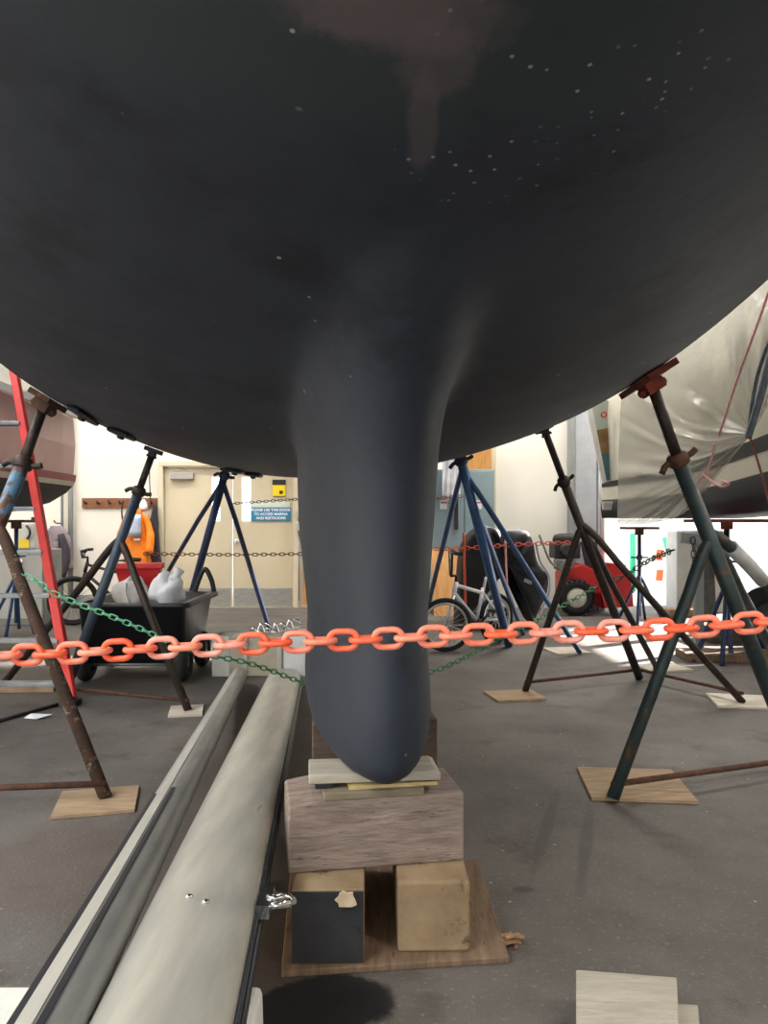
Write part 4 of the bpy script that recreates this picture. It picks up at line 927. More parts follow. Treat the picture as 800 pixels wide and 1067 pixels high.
# bicycles
def bike(label, RW, FW, r, fm, rimm, tr=.024, yaw_front=0, group='bicycles', low=True, seat=True):
    RW, FW = Vector(RW), Vector(FW); e = (FW-RW); e.z = 0; wb = e.length; e.normalize(); n_ = V(-e.y, e.x, 0)
    root = thing('bicycle', label, 'bicycle', V((RW.x+FW.x)/2, (RW.y+FW.y)/2, 0), group)
    def at(x, z, s=0): return RW+e*(x*wb)+V(0,0,z-r)+n_*s
    for k, (c_, ax) in enumerate(((RW, n_), (FW, (n_*math.cos(yaw_front)+e*math.sin(yaw_front))))):
        b = MB(); b.torus(c_, ax, r-tr, tr, 36, 8); w = b.build('wheel', M_rubber, root)
        b = MB(); b.torus(c_, ax, r-2.1*tr, tr*.6, 36, 6); b.build('rim', rimm, w)
        b = MB(); u = V(0,0,1); v_ = ax.cross(u)
        for i in range(20): a = 2*PI*i/20; b.ring([c_+ax*.02*(1 if i % 2 else -1), c_+(u*math.cos(a)+v_*math.sin(a))*(r-2.2*tr)], .0018, 4, cap=False)
        b.ring([c_-ax*.045, c_+ax*.045], .016, 10); b.build('hub_and_spokes', rimm, w)
    BB = at(.40, r*1.0); HT = at(.80, r*2.55); HB = at(.84, r*2.15); ST = at(.28, r*2.05)
    b = MB(); b.ring([HT, HB], .022, 10); b.ring([HT-V(0,0,.03), ST], .017, 10); b.ring([HB, BB], .02, 10); b.ring([ST+V(0,0,.05), BB], .016, 10)
    for s in (-1, 1):
        b.ring([BB+n_*s*.03, RW+n_*s*.06], .011, 8); b.ring([ST+n_*s*.015, RW+n_*s*.06], .010, 8)
    b.build('frame', fm, root)
    b = MB(); fa = (n_*math.cos(yaw_front)+e*math.sin(yaw_front)); b.ring([HB-fa*.05+V(0,0,-.02), HB+fa*.05+V(0,0,-.02)], .016, 8)
    for s in (-1, 1): b.ring([HB+fa*s*.05+V(0,0,-.02), FW+fa*s*.05], .012, 8)
    b.build('fork', fm if not low else M_rim, root)
    b = MB(); fw = fa.cross(V(0,0,1)); fw = fw if fw.dot(e) > 0 else -fw
    st0 = HT+V(0,0,.06); b.ring([HT, st0, st0+fw*.05], .016, 8)
    c_ = st0+fw*.05; up_ = .22 if low else .08
    b.ring([c_-fa*.34+V(0,0,up_)-fw*.06, c_-fa*.18+V(0,0,up_), c_-fa*.07, c_+fa*.07, c_+fa*.18+V(0,0,up_), c_+fa*.34+V(0,0,up_)-fw*.06], .012, 8)
    if low: b.ring([c_-fa*.15+V(0,0,up_*.7), c_+fa*.15+V(0,0,up_*.7)], .009, 8)
    hb = b.build('handlebar', M_black, root)
    for s in (-1, 1): q = MB(); q.ring([c_+fa*s*.24+V(0,0,up_)-fw*.02, c_+fa*s*.36+V(0,0,up_)-fw*.065], .018, 10); q.build('grip', M_rubber, hb)
    b = MB(); sp = ST+(ST-BB).normalized()*.16; b.ring([ST, sp], .014, 8); b.build('seat_post', M_rim if low else fm, root)
    if seat:
        b = MB(); b.ring([sp-e*.12+V(0,0,.02), sp-e*.05+V(0,0,.025), sp+e*.05+V(0,0,.015), sp+e*.13+V(0,0,.01)], [.05,.06,.035,.018], 10, flat=.45, up=V(0,0,1)); b.build('saddle', M_rubber, root)
    b = MB(); b.torus(BB+n_*-.05, n_, .075, .009, 24, 6); b.ring([BB-n_*.07, BB+n_*.07], .02, 10)
    for i in range(5): a = 2*PI*i/5; b.ring([BB-n_*.05, BB-n_*.05+(e*math.cos(a)+V(0,0,math.sin(a)))*.07], .008, 6)
    cr = e*.12+V(0,0,-.1); b.ring([BB-n_*.07, BB-n_*.075+cr], .012, 8); b.ring([BB+n_*.07, BB+n_*.075-cr], .012, 8); ck = b.build('crank', M_enginedark, root)
    for s, p in ((-1, BB-n_*.12+cr), (1, BB+n_*.12-cr)):
        q = MB(); q.box(p, (.09,.09,.025), Matrix((e, n_, V(0,0,1))).transposed()); q.build('pedal', M_black, ck, bevel=.005)
    return root
bike('white-framed small bicycle leaning beside the keel in front of the black cover', V((517-400)/800*7.65, 7.65, .252), V((464-400)/800*7.15, 7.15, .252), .252, M_whitebike, M_rim, yaw_front=.75, seat=False)
bike('dark bicycle standing behind the blue-grey stand left of the cart', V(P(152,0,9.05).x, 9.05, .29), V(P(76,0,9.0).x, 9.0, .29), .29, M_darkbike, M_rubber, yaw_front=-.2, low=False)

# black cart with its load
CY = 5.72
ct = thing('garden_cart', 'black plastic garden cart with sloped tub behind the blue-grey stand', 'cart', V(P(138,0,CY).x, CY, 0))
def Pq(px, py, y): return P(px, py, y)
lx, rx = P(76,0,CY).x, P(196,0,CY).x; zr = P(0, 630, CY).z; zbt = P(0, 692, CY).z
def shell(x0, x1, y0, y1, z, r=.07, n=5):
    out = []
    for cx_, cy_, a0 in ((x1-r, y1-r, 0), (x0+r, y1-r, PI/2), (x0+r, y0+r, PI), (x1-r, y0+r, 1.5*PI)):
        for k in range(n+1): a = a0+PI/2*k/n; out.append(V(cx_+r*math.cos(a), cy_+r*math.sin(a), z))
    return out
b = MB(); ins = [0, .02, .07]
rows_ = [shell(lx+.05, rx-.05, CY+.04, CY+.72, zbt), shell(lx+.03, rx-.03, CY-.02, CY+.95, zr-.03), shell(lx-.02, rx+.02, CY-.06, CY+1.0, zr-.02), shell(lx-.02, rx+.02, CY-.06, CY+1.0, zr+.012), shell(lx+.05, rx-.05, CY+.0, CY+.93, zr+.012), shell(lx+.1, rx-.1, CY+.09, CY+.7, zbt+.03)]
b.grid(rows_, closed=True); nn_ = len(rows_[0]); b.f.append(list(range(nn_))); b.m.append(0); b.sm.append(False); b.f.append([5*nn_+k for k in range(nn_)]); b.m.append(0); b.sm.append(False); b.build('tub', M_black, ct)
for xx in (lx+.06, rx-.06):
    for yy in (CY+.1, CY+.7):
        b = MB(); b.torus((xx, yy, .15), (1,0,0), .1, .05, 24, 10); w = b.build('wheel', M_rubber, ct); b = MB(); b.lathe([(.07,-.025),(.06,.03),(.02,.035)], (xx, yy, .15), V(1 if xx > -1.8 else -1,0,0), 18); b.build('hub', M_darkletter, w)
for xx in (lx+.3, rx-.3):
    b = MB(); b.hexa([V(xx-.05,CY+.12,.13),V(xx+.05,CY+.12,.13),V(xx+.05,CY+.22,.13),V(xx-.05,CY+.22,.13)], [V(xx-.1,CY+.1,zbt+.01),V(xx+.1,CY+.1,zbt+.01),V(xx+.1,CY+.24,zbt+.01),V(xx-.1,CY+.24,zbt+.01)]); b.build('axle_bracket', M_black, ct)
b = MB(); b.ring([(lx+.02,CY+.1,.13),(rx-.02,CY+.1,.13)], .015, 8); b.ring([(lx+.02,CY+.7,.13),(rx-.02,CY+.7,.13)], .015, 8); b.build('axle', M_galv, ct)
b = MB(); hnd = path([(rx-.2,CY+.95,zr-.03),(rx-.12,CY+1.0,zr+.2),(rx-.05,CY+.98,zr+.12),(rx-.02,CY+.97,zr)], 6); b.ring(hnd, .022, 10); b.build('handle', M_black, ct)
# load: red tub, grey bag, white bag
RY = 6.15
rt = thing('red_tub', 'red plastic tub tipped on top of the load in the black cart', 'tub', P(145,612,RY))
c4 = [P(126,614,RY), P(166,614,RY), P(166,610,RY+.35), P(126,610,RY+.35)]; t4 = [P(118,587,RY-.06), P(168,586,RY-.06), P(168,586,RY+.42), P(118,587,RY+.42)]
b = MB(); b.hexa(c4, t4); b.build('body', M_redtub, rt, bevel=.02)
b = MB(); b.hexa([q+V(0,0,-.05) for q in [t4[0]+V(-.02,-.02,0), t4[1]+V(.02,-.02,0), t4[2]+V(.02,.02,0), t4[3]+V(-.02,.02,0)]], [t4[0]+V(-.02,-.02,0), t4[1]+V(.02,-.02,0), t4[2]+V(.02,.02,0), t4[3]+V(-.02,.02,0)]); b.build('rim', M_redtub, rt, bevel=.01)
def blob(c_, rx_, ry_, rz_, seed, amp=.25):
    rnd = random.Random(seed); b = MB(); ph = [rnd.random()*6 for _ in range(6)]; rows_ = []
    for i in range(13):
        v_ = PI*i/12; rw_ = []
        for k in range(24):
            a = 2*PI*k/24; f = 1+amp*(math.sin(3*a+ph[0]+v_*2)*.5+math.sin(5*a+ph[1])*.3*math.sin(v_*3+ph[2])+math.sin(v_*5+ph[3]+a*2)*.35)
            rw_.append(V(c_[0]+rx_*f*math.sin(v_)*math.cos(a), c_[1]+ry_*f*math.sin(v_)*math.sin(a), c_[2]+rz_*f*math.cos(v_)))
        rows_.append(rw_)
    b.grid(rows_, closed=True); return b
c_ = P(138, 622, 5.98); g_ = thing('grey_plastic_bag', 'crumpled grey-white plastic bag in the black cart under the red tub', 'bag', c_)
blob((c_.x, c_.y, c_.z), .14, .12, .15, 4).build('bag', M_bag, g_)
b = MB(); b.ring(path([c_+V(-.02,-.1,.12), c_+V(.0,-.14,.02), c_+V(.04,-.13,-.06)], 4), .018, 6, flat=.3); b.build('fold', M_whitebag, g_)
c_ = P(175, 618, 5.95); g_ = thing('white_plastic_bag', 'white plastic bag bulging over the right end of the black cart', 'bag', c_)
blob((c_.x, c_.y, c_.z), .13, .13, .14, 8, .3).build('bag', M_whitebag, g_)
b = MB(); b.lathe([(.05,0),(.03,.04),(.045,.09),(.01,.1)], c_+V(.06,-.03,.1), V(.4,0,1), 10); b.build('knot', M_whitebag, g_)
# litter on the floor
c_ = G(35, 749); b = MB(); b.add([c_+V(-.06,0,.004), c_+V(.03,-.03,.006), c_+V(.1,.03,.02), c_+V(.0,.04,.012), c_+V(-.02,.01,.03)], [(0,1,4),(1,2,4),(2,3,4),(3,0,4)]); tag(b.build('paper_scrap', M_paper, solid=.002), 'crumpled white paper scrap on the floor below the ladder', 'paper scrap')
c_ = G(28, 722); b = MB(); yawbox(b, c_.x-.2, c_.y, .38, .12, 0, .06, .05); tag(b.build('wood_offcut', M_ply, bevel=.004), 'tan wood offcut on the floor behind the paper scrap', 'offcut')
b = MB(); b.ring(path([G(-20,757,.012), G(20,745,.012), G(60,734,.012)], 6), .012, 6); tag(b.build('floor_cable', M_black), 'dark cable lying on the floor at the left edge', 'cable')

# ================================================================== RIGHT BACKGROUND
# wall panel: grey-blue cabinet with wood panel above
x0, x1 = P(452, 0, 10.5).x, P(515, 0, 10.5).x; zt_ = P(0, 489, 10.5).z
lk = thing('locker', 'tall grey-blue locker against the back wall right of the keel', 'locker', V((x0+x1)/2, 10.65, 0))
b = MB(); b.box(((x0+x1)/2, 10.68, zt_/2), (x1-x0, .36, zt_)); b.build('body', M_teal, lk, bevel=.008)
for k in range(2):
    w = (x1-x0)/2; b = MB(); b.box((x0+w*(k+.5), 10.49, zt_/2), (w-.015, .02, zt_-.06)); dd = b.build('door', M_teal, lk, bevel=.004)
    xx, py = ((P(462,0,10.48).x, 526), (P(498,0,10.48).x, 526))[k]
    q = MB(); q.box((xx, 10.476, P(0,py,10.48).z), (.1, .006, .12)); q.build('white_label', M_paper, dd)
    q = MB(); q.box((xx, 10.4735, P(0,py,10.48).z+.03), (.085, .003, .02)); q.build('red_label_line', M_redstripe, dd)
b = MB(); A, B = P(484, 468, 10.5), P(513, 488.5, 10.5); b.box(((A.x+B.x)/2, 10.62, (zt_+A.z+.3)/2+.003), (B.x-A.x, .04, A.z+.3-zt_)); tag(b.build('plywood_offcut', M_plyor), 'orange-brown wood panel standing on top of the grey-blue locker', 'panel')
A, B = P(461, 482, 10.3), P(480, 521, 10.3)
ws = thing('plastic_wrap', 'white plastic wrap hanging down the left side of the locker', 'plastic wrap', V((A.x+B.x)/2, 10.4, B.z))
b = MB(); rw_ = [[V(A.x+(B.x-A.x)*k/10, 10.36+.03*math.sin(k*2.1+i*.8), A.z+.4+(B.z-A.z-.4+.06*math.sin(k*1.7))*i/8) for k in range(11)] for i in range(9)]; b.grid(rw_); b.build('sheet', M_whitebag, ws, solid=.004)
b = MB(); b.ring([(A.x-.02,10.36,A.z+.4),(B.x+.02,10.36,A.z+.4)], .012, 8); b.build('rail', M_galv, ws)
pl = MB(); A, B = G(453, 640), G(487, 640); Yp = 9.9; xa, xb_ = P(452,0,Yp).x, P(488,0,Yp).x; zt2 = P(0, 574, Yp).z
pl.hexa([V(xa,Yp-.0,0),V(xb_,Yp,0),V(xb_,Yp+.03,0),V(xa,Yp+.03,0)], [V(xa,Yp+.5,zt2),V(xb_,Yp+.5,zt2),V(xb_,Yp+.53,zt2),V(xa,Yp+.53,zt2)]); tag(pl.build('leaning_plywood', M_plyor), 'tan plywood board leaning against the locker behind the bike', 'plywood sheet')
# spiked rail at the locker
xs = P(476.5, 0, 10.3).x; b = MB(); b.box((xs, 10.455, (P(0,513,10.3).z+P(0,552,10.3).z)/2), (.05, .03, P(0,513,10.3).z-P(0,552,10.3).z)); tag(b.build('tool_rail', M_darkpole, bevel=.004), 'narrow dark rail fixed upright on the locker front', 'rail')
# black machine cover
CVY = 8.6
cvr = thing('covered_machine', 'machine under a black cloth cover behind the white bicycle', 'machine', V(P(530,0,CVY).x, CVY+.4, 0))
def cover_row(t):
    z = t
    return z
prof = [(478,655),(480,610),(484,575),(494,556),(508,549),(518,551),(526,553),(550,553),(556,562),(562,585),(572,600),(573,618),(562,640),(560,655)]
b = MB(); rows_ = []
fr = [P(x, min(y, 656), CVY) for x, y in prof]
cen = V(sum(p.x for p in fr)/len(fr), 0, sum(p.z for p in fr)/len(fr))
fr = path(fr, 4)
for yy, sc_ in ((CVY, .0), (CVY-.03, .45), (CVY, .82), (CVY+.06, .97), (CVY+.16, 1.0), (CVY+.5, 1.03), (CVY+.8, .97), (CVY+.85, .7), (CVY+.85, 0)):
    row = []
    for k, p in enumerate(fr):
        f = sc_; q = V(cen.x+(p.x-cen.x)*f, yy+.03*math.sin(k*.9)*(sc_ > .3), cen.z+(p.z-cen.z)*f); q.z = max(q.z, .003); row.append(q)
    rows_.append(row)
b.grid(rows_); o = b.build('cloth_cover', M_blackcloth, cvr)
b = MB(); b.ring(path([P(558,565,CVY+.02),P(563,585,CVY+.01),P(572,600,CVY+.02),P(572,618,CVY),P(562,640,CVY)], 5), .022, 8, flat=.6); b.build('edge_highlight', M_reflect, cvr)  # bright strip stands in for highlights on the cover's right edge
b = MB(); b.box(P(550,606,CVY-.07), (.09,.012,.04), Matrix.Rotation(.4,3,'Y')); b.build('label_patch', M_midgrey, cvr)
b = MB(); b.torus(V(P(520,0,CVY).x, CVY+.02, .14), (0,1,0), .1, .035, 24, 8); b.build('wheel', M_rubber, cvr)
# snow blower
SY = 10.15
sb = thing('snow_blower', 'red snow blower with black engine and treaded wheels beside the grey column', 'snow blower', V(P(610,0,SY).x, SY, 0))
def S(px, py, dy=0): return P(px, py-2, SY+dy)
for dy in (-.22, .32):
    c_ = S(600, 615, dy); c_.z = .235
    b = MB(); b.torus(c_, (0,1,0), .172, .062, 32, 10)
    for i in range(22): a = 2*PI*i/22; b.box(c_+V(math.cos(a)*.232, 0, math.sin(a)*.232), (.02,.13,.03), Matrix.Rotation(-a,3,'Y'))
    w = b.build('wheel', M_rubber, sb); b = MB(); b.lathe([(.13,-.03),(.13,.045),(.09,.06),(.05,.05),(.03,.075)], c_, V(0,-1,0), 20); b.build('hub', M_cream, w)
b = MB(); b.prism([S(585,600,-.12), S(590,592,-.12), S(608,590,-.12), S(634,604,-.12), S(636,622,-.12), S(612,622,-.12), S(585,622,-.12)], (0,.4,0)); b.build('chassis', M_red, sb, bevel=.02)
# auger housing: open scoop
hp_ = [S(634,590,-.3), S(652,592,-.3), S(658,612,-.3), S(660,634,-.3), S(628,636,-.3), S(625,620,-.3)]
for q in hp_: q.z = max(q.z, .012)
b = MB(); b.prism(hp_, (0,.02,0)); b.prism([q+V(0,.7,0) for q in hp_], (0,.02,0))
for i in (5, 0): 
    a, c2 = hp_[i], hp_[(i+1) % 6]; b.hexa([a, c2, c2+V(0,.7,0), a+V(0,.7,0)], [q+V(.01,0,.015) for q in (a, c2, c2+V(0,.7,0), a+V(0,.7,0))])
a, c2 = hp_[4], hp_[5]; b.hexa([a, c2, c2+V(0,.7,0), a+V(0,.7,0)], [q+V(.02,0,.0) for q in (a, c2, c2+V(0,.7,0), a+V(0,.7,0))]); b.build('auger_housing', M_red, sb)
b = MB(); ac = S(645,618,0); 
b.ring([V(ac.x, SY-.26, ac.z), V(ac.x, SY+.38, ac.z)], .03, 10)
b.ring([V(ac.x+.1*math.cos(i*.5), SY-.26+i*.016, ac.z+.1*math.sin(i*.5)) for i in range(40)], .018, 6); b.build('auger', M_red, sb)
b = MB(); c_ = S(588,575,.1); b.box(c_, (.34,.36,.22)); b.lathe([(.15,0),(.16,.04),(.14,.1),(.06,.12)], c_+V(.0,0,.1), V(0,0,1), 20); b.lathe([(.09,0),(.1,.03),(.06,.05)], c_+V(-.02,-.18,0), V(0,-1,0), 18); b.build('engine', M_enginedark, sb, bevel=.02)
b = MB(); c_ = S(586,590,-.05); b.box(c_, (.2,.2,.14)); b.ring([c_+V(.05,-.1,0), c_+V(.05,-.18,0)], .06, 14); b.build('engine_block', M_engine, sb, bevel=.02)
b = MB(); b.hexa([S(612,604,-.05), S(626,604,-.05), S(626,604,.15), S(612,604,.15)], [S(604,566,-.08), S(622,566,-.08), S(622,566,.18), S(604,566,.18)]); b.build('discharge_chute', M_hull2, sb, bevel=.015)
b = MB()
for dy in (-.2, .35): b.ring(path([S(590,600,dy), S(574,588,dy), S(566,570,dy), S(562,560,dy)], 4), .014, 8)
b.ring([S(562,560,-.2), S(562,560,.35)], .014, 8); b.build('handlebar', M_engine, sb)

# white-hulled boat under plastic at the right
rb = thing('sheeted_boat', 'cream-hulled boat with black stripe and dark bottom at the right, under plastic', 'boat', V(3.6, 7.6, 0))
pxs = [627, 660, 700, 750, 800, 860, 930]; YY = [9.3, 8.75, 8.1, 7.3, 6.6, 5.9, 5.2]
lines = dict(sheer=[380,372,360,325,290,215,110], st=[503,497,488,472,452,418,366], sb=[508,504,499,486,469,440,396], cb=[521,519,516,505,491,470,440], bb=[540,540,540,536,530,522,512])
Rw = {k: [P(x, y, Y_) for x, y, Y_ in zip(pxs, v_, YY)] for k, v_ in lines.items()}
inw = V(.86, .5, 0)
b = MB(); b.grid([Rw['sheer'], [ (a+c)/2-inw*.03 for a, c in zip(Rw['sheer'], Rw['st'])], Rw['st']]); b.grid([Rw['sb'], Rw['cb']])
far = [p+inw*2.2 for p in Rw['sheer']]; b.grid([Rw['sheer'], far]); b.grid([far, [p+inw*2.1 for p in Rw['cb']]])
ends = [Rw[k][0] for k in ('sheer','st','sb','cb')]; b.add(ends+[p+inw*2.15 for p in ends[::-1]], [list(range(8))]); b.build('topside', M_cream, rb)
b = MB(); b.grid([[p-inw*.004 for p in Rw['st']], [p-inw*.004 for p in Rw['sb']]]); b.build('boot_stripe', M_stripe, rb)
b = MB(); kl = [p+inw*1.1+V(0,0,.0) for p in Rw['bb']]; rr_ = [Rw['cb'], [(a+c)/2-inw*.02 for a, c in zip(Rw['cb'], Rw['bb'])], Rw['bb'], [(a+c)/2 for a, c in zip(Rw['bb'], kl)], kl, [p+inw*2.1 for p in Rw['cb']]]
b.grid(rr_); b.add([r_[0] for r_ in rr_], [list(range(6))]); b.build('bottom', M_hull2, rb)
def panel(nm, q4, Y_, m):
    b = MB(); pp = [P(x, y, Y_) for x, y in q4]; b.prism(pp, (0, .03, 0)); return b.build(nm, m, rb)
panel('brown_board', [(617,449),(648,443),(648,470),(622,474)], 9.15, M_brown); panel('teal_board', [(622,474),(648,470),(648,496),(629,502)], 9.15, M_tealboat)
panel('upper_board', [(614,420),(648,415),(648,443),(617,449)], 9.15, mat('pale_green_board', (176,184,172), (164,172,160), 4, .6))
panel('sternpost', [(611,425),(617,425),(632,502),(628,504)], 9.1, M_white)
b = MB(); b.box(P(633,527,9.12), (.12,.06,.1)); b.build('fitting', M_grey, rb, bevel=.01)
b = MB(); b.torus(P(629,432,9.0), (0,1,0), .03, .009, 16, 6); b.build('red_loop', M_red, rb)
# plastic sheet
GP = (783, 452)
bd = [(722,527),(712,535),(700,541),(675,546),(660,547),(643,547),(643.5,520),(644,490),(645,460),(646,430),(648,405),(665,385),(700,352),(750,315),(800,265),(850,215),(880,240),(870,300)]
def Ysheet(px): return interp(px, [640,700,800,880], [8.3,7.55,6.15,5.3])
dense = []
for (xa_, ya_), (xb2, yb2) in zip(bd, bd[1:]):
    for k in range(10): dense.append((xa_+(xb2-xa_)*k/10, ya_+(yb2-ya_)*k/10))
dense.append(bd[-1]); NR = 22; rows_ = []
rnd = random.Random(11); ph = [rnd.random()*6 for _ in range(8)]
for i in range(NR+1):
    t = .03+.97*i/NR; row = []
    for k, (x, y) in enumerate(dense):
        a = k/len(dense)
        sag = 14*math.sin(PI*t)*math.sin(PI*min(1, a*1.2))*0
        px = GP[0]+(x-GP[0])*t; py = GP[1]+(y-GP[1])*t
        wv = math.exp(-((a-.52)/.22)**2); py += 26*math.sin(PI*t)*wv
        rid = math.sin(a*34+ph[0]+2.2*t)+.7*math.sin(a*71+ph[1]-3*t)+.5*math.sin(a*127+ph[2]+5*t)+.9*math.sin(a*15+ph[3]+4*t)+.8*math.sin(a*52+t*9)*math.sin(t*7+a*20)
        amp = .085*min(1, t*2.5)*(1-.5*t)
        dep = -.15*math.sin(PI*t)
        row.append(P(px, py, Ysheet(px)-.12+rid*amp+dep))
    rows_.append(row)
b = MB(); b.grid(rows_)
M_sheet = bpy.data.materials.new('clear_plastic_sheet'); M_sheet.use_nodes = True
def m_sheet(m):
    N = m.node_tree.nodes; L = m.node_tree.links; b_ = N['Principled BSDF']; out = N['Material Output']
    b_.inputs['Base Color'].default_value = lin((170,168,158)); b_.inputs['Roughness'].default_value = .2
    tr = N.new('ShaderNodeBsdfTranslucent'); tr.inputs[0].default_value = lin((196,196,190))
    tp = N.new('ShaderNodeBsdfTransparent'); m1 = N.new('ShaderNodeMixShader'); m1.inputs[0].default_value = .3
    m2 = N.new('ShaderNodeMixShader'); m2.inputs[0].default_value = .36
    L.new(b_.outputs[0], m1.inputs[1]); L.new(tr.outputs[0], m1.inputs[2]); L.new(m1.outputs[0], m2.inputs[1]); L.new(tp.outputs[0], m2.inputs[2]); L.new(m2.outputs[0], out.inputs[0])
    tc = N.new('ShaderNodeTexCoord'); nz = N.new('ShaderNodeTexNoise'); nz.inputs['Scale'].default_value = 5; nz.inputs['Detail'].default_value = 6; L.new(tc.outputs['Object'], nz.inputs['Vector'])
    bp = N.new('ShaderNodeBump'); bp.inputs['Strength'].default_value = .5; bp.inputs['Distance'].default_value = .06; L.new(nz.outputs['Fac'], bp.inputs['Height']); L.new(bp.outputs[0], b_.inputs['Normal'])
m_sheet(M_sheet)
tag(b.build('plastic_sheet', M_sheet), 'crumpled translucent plastic sheet draped over the cream-hulled boat', 'plastic sheet')
yr = lambda px: Ysheet(px)-.45
def rope(pts, r, nm, lab, m, off=0):
    b = MB(); b.ring(path([P(x, y, yr(x)+off) for x, y in pts], 6), r, 6); return tag(b.build(nm, m), lab, 'rope', 'ropes on the plastic sheet')
rope([(812,270),(790,335),(768,395),(749,454)], .011, 'pink_rope', 'long straight pink rope slanting down the plastic sheet', M_pinkrope)
rope([(744,463),(742,475),(735,492),(724,505),(716,520)], .011, 'pink_rope', 'short pink rope end with a knot low on the plastic sheet', M_pinkrope)
rope([(733,494),(742,502),(752,507),(759,504),(752,501)], .012, 'pink_rope', 'small curled pink rope tail at the lower edge of the sheet', M_pinkrope)
rope([(781,455),(786,470),(795,500),(801,525)], .009, 'pink_rope', 'thin reddish rope hanging from the gathered corner of the sheet', M_rustchain)
rope([(779,456),(784,440),(790,420),(801,378),(812,330)], .028, 'grey_rope', 'thick grey-blue rope bundle gathering the right edge of the plastic sheet', M_rope)
rope([(781,440),(787,400),(796,370),(806,345)], .016, 'grey_rope', 'thin grey rope alongside the thick bundle on the sheet', M_rope, .05)
# stands under it
c_ = P(666, 549, 8.9)
small_stand('small navy stand with brown pad under the left end of the sheeted boat', c_, [V(G(x,y).x, G(x,y).y, 0) for x, y in ((643,648),(664,655),(672,645),(692,650))], M_navy, M_rust, padsz=(.38,.25))
c_ = P(757, 541, 7.1)
small_stand('stand with dark purple-brown pad under the middle of the sheeted boat', c_, [V(G(x,y).x, G(x,y).y, 0) for x, y in ((722,690),(752,694),(762,690),(800,684))], M_navy, M_rustred, r=.026, padsz=(.62,.45))
# grey metal arm, leaning rudder blade
b = MB(); b.box(P(724,562,7.05), (.26,.05,.1), Matrix.Rotation(.12,3,'Y')); c_ = P(731,0,7.05); b.box((c_.x, 7.12, .53), (.08,.06,1.06)); b.box((c_.x, 7.12, .012), (.3,.3,.024)); tag(b.build('grey_metal_bracket', M_midgrey, bevel=.006), 'grey metal arm on a post behind the nearest right-hand stand', 'bracket')
A = [P(727,575,8.3), P(744,572,8.3), P(750,640,8.3), P(733,640,8.3)]; A[2].z = A[3].z = 0; A[2].x = P(748,0,8.3).x
ru = thing('rudder_blade', 'weathered dark grey rudder blade standing on end behind the right-hand stand', 'rudder', V(A[3].x, 8.3, 0))
b = MB(); b.prism(A, (0,.09,0)); b.build('blade', M_darkgrey, ru, bevel=.02)
b = MB(); m_ = (A[0]+A[1])/2; b.ring([m_+V(0,.045,-.02), m_+V(0,.045,.14)], .025, 10); b.build('stock', M_galv, ru)
# grey-white container behind
A, B = P(709, 555, 10.2), P(735, 615, 10.2)
b = MB(); b.box(((A.x+B.x)/2+.1, 10.4, .55), (B.x-A.x+.3, .4, 1.1)); tag(b.build('grey_cabinet', M_grey, bevel=.02), 'pale grey metal box standing behind the dark rudder blade', 'box')
# wheel of a trailer at the far right
tw = thing('trailer_wheel', 'dark trailer wheel at the right edge under the sheeted boat', 'wheel', V(P(800,0,7.4).x, 7.4, 0))
c_ = V(P(803,0,7.4).x, 7.4, .3); b = MB(); b.torus(c_, (.5,1,0), .21, .09, 32, 12); b.build('tyre', M_rubber, tw)
b = MB(); b.lathe([(.14,-.06),(.14,.05),(.06,.07)], c_, V(-.5,-1,0), 20); b.build('hub', M_darkgrey, tw)
# pallet timbers
b = MB(); yawbox(b, G(716,690).x, G(716,690).y, .95, .35, 0, .07, -.08); tag(b.build('timber_plank', M_plydark, bevel=.005), 'dirty timber plank flat on the floor under the dark purple-brown stand', 'plank')
b = MB(); q = G(745,672); yawbox(b, q.x, q.y+.1, 1.1, .4, 0, .16, 0); tag(b.build('timber_baulk', M_timberdark, bevel=.008), 'dark timber baulk on the floor by the trailer wheel', 'timber')
# yard barrier posts
for px, m, lab in ((692.5, M_greenpost, 'green post of the yard barrier, leaning'), (659, M_greenpost, 'green post in the yard behind the small navy stand')):
    b = MB(); x = P(px, 0, 13.5).x; b.ring([(x+(.25 if px > 670 else 0), 13.5, 0), (x, 13.5, P(0,560,13.5).z if px > 670 else P(0,556,13.5).z)], .05, 12); tag(b.build('yard_post', m), lab, 'post', 'posts in the yard')
br_ = thing('barrier_boards', 'white boards with orange stripes in the bright yard', 'barrier', V(P(690,0,14).x, 14, 0))
for k, z in enumerate((.25, .62)):
    b = MB(); b.box((P(682,0,14).x, 14, z), (1.0, .03, .2)); bd_ = b.build('board', M_white, br_)
    for px in (687, 698): q = MB(); q.box((P(px,0,13.98).x, 13.975, z), (.11, .02, .2), Matrix.Rotation(.1,3,'Y')); q.build('orange_stripe', M_orangepost, bd_)
b = MB(); b.box((P(672,0,14).x, 14.04, .4), (.06,.05,.8)); b.build('leg', M_white, br_); b = MB(); b.box((P(696,0,14).x, 14.04, .4), (.06,.05,.8)); b.build('leg', M_white, br_)
b = MB(); q = G(700, 640); yawbox(b, P(712,0,10.2).x-.35, 9.75, .55, .25, 0, .1, .1); tag(b.build('cardboard_offcut', M_ply, bevel=.01), 'tan board offcut on the bright floor by the bay opening', 'board')

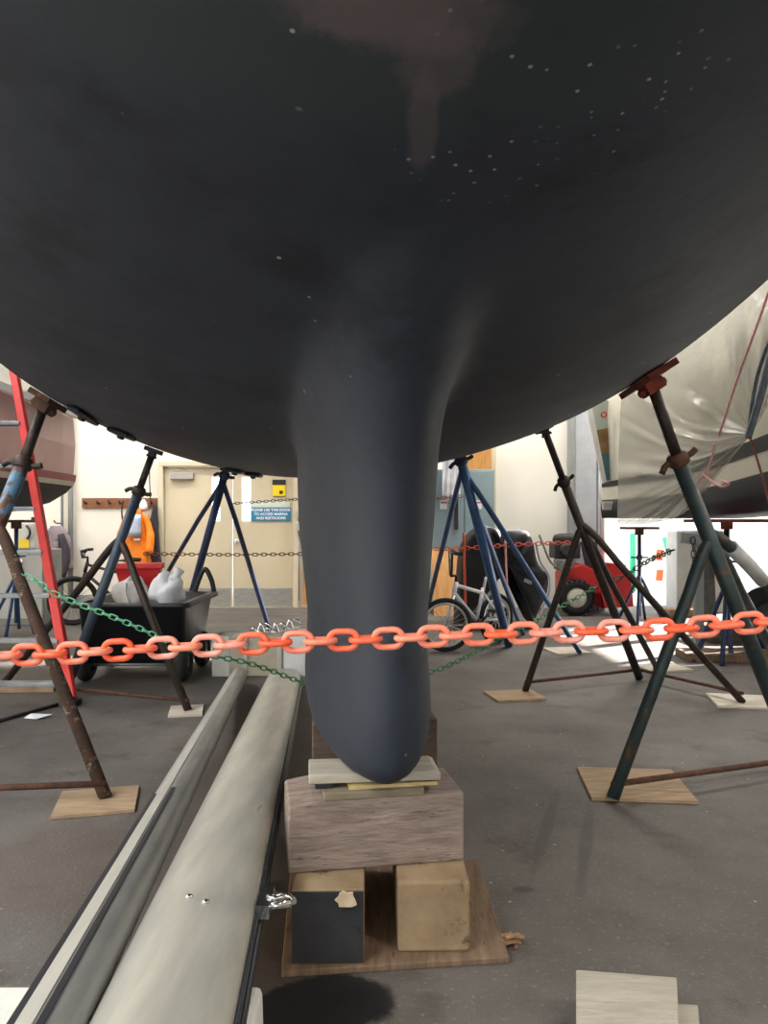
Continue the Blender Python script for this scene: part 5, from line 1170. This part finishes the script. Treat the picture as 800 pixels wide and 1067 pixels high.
# ================================================================== LIGHT
w = bpy.data.worlds.new('World'); sc.world = w; w.use_nodes = True
bg = w.node_tree.nodes['Background']; bg.inputs[0].default_value = (.86, .93, 1.0, 1); bg.inputs[1].default_value = 3.2
def area(nm, locn, rot, sx, sy, e, col=(1,.95,.88)):  # area lamps have no fixture in view; added to light the interior
    l = bpy.data.lights.new(nm, 'AREA'); l.shape = 'RECTANGLE'; l.size = sx; l.size_y = sy; l.energy = e; l.color = col
    o = bpy.data.objects.new(nm, l); C.objects.link(o); o.location = locn; o.rotation_euler = rot; return o
for x in (-4.5, -1.0, 2.6):
    area('unseen_lamp', (x, 8.6, 5.8), (0,0,0), 2.4, .5, 125)  # unseen lamps put in to brighten the back wall and door
area('unseen_lamp', (-2.6, 6.6, 5.8), (0,0,0), .5, 2.4, 110); area('unseen_lamp', (-1.6, 10.2, 4.4), (math.radians(-50), math.radians(-35), 0), .8, .3, 70); area('unseen_lamp', (2.2, 9.4, 5.8), (0,0,0), 2.0, .4, 160)  # unseen lamps added to brighten the left boat and the white panel
for x in (-5.5, 5.5):
    area('unseen_lamp', (x, 4.0, 5.8), (0,0,0), .5, 2.4, 200)
    area('unseen_lamp', (x*.6, -1.5, 5.8), (0,0,0), 2.4, .5, 220)
sl = bpy.data.lights.new('sun', 'SUN'); sl.energy = 42; sl.angle = .02; sl.color = (1,.96,.9)
so = bpy.data.objects.new('sun', sl); C.objects.link(so); so.rotation_euler = V(-.8,-.5,-.42).to_track_quat('-Z', 'Y').to_euler()

# ================================================================== CAMERA
cam = bpy.data.cameras.new('camera'); co_ = bpy.data.objects.new('camera', cam); C.objects.link(co_); sc.camera = co_
co_.location = (0, 0, CAMZ); co_.rotation_euler = (PI/2, 0, 0); cam.sensor_fit = 'VERTICAL'; cam.sensor_height = 36; cam.lens = 36*F/1067
cam.shift_y = (HOR-533.5)/1067; cam.clip_start = .02
vs = sc.view_settings; vs.view_transform = 'Standard'; vs.look = 'None'; vs.gamma = 1; vs.exposure = 0; vs.use_curve_mapping = False
sc.cycles.use_denoising = True; sc.cycles.max_bounces = 8
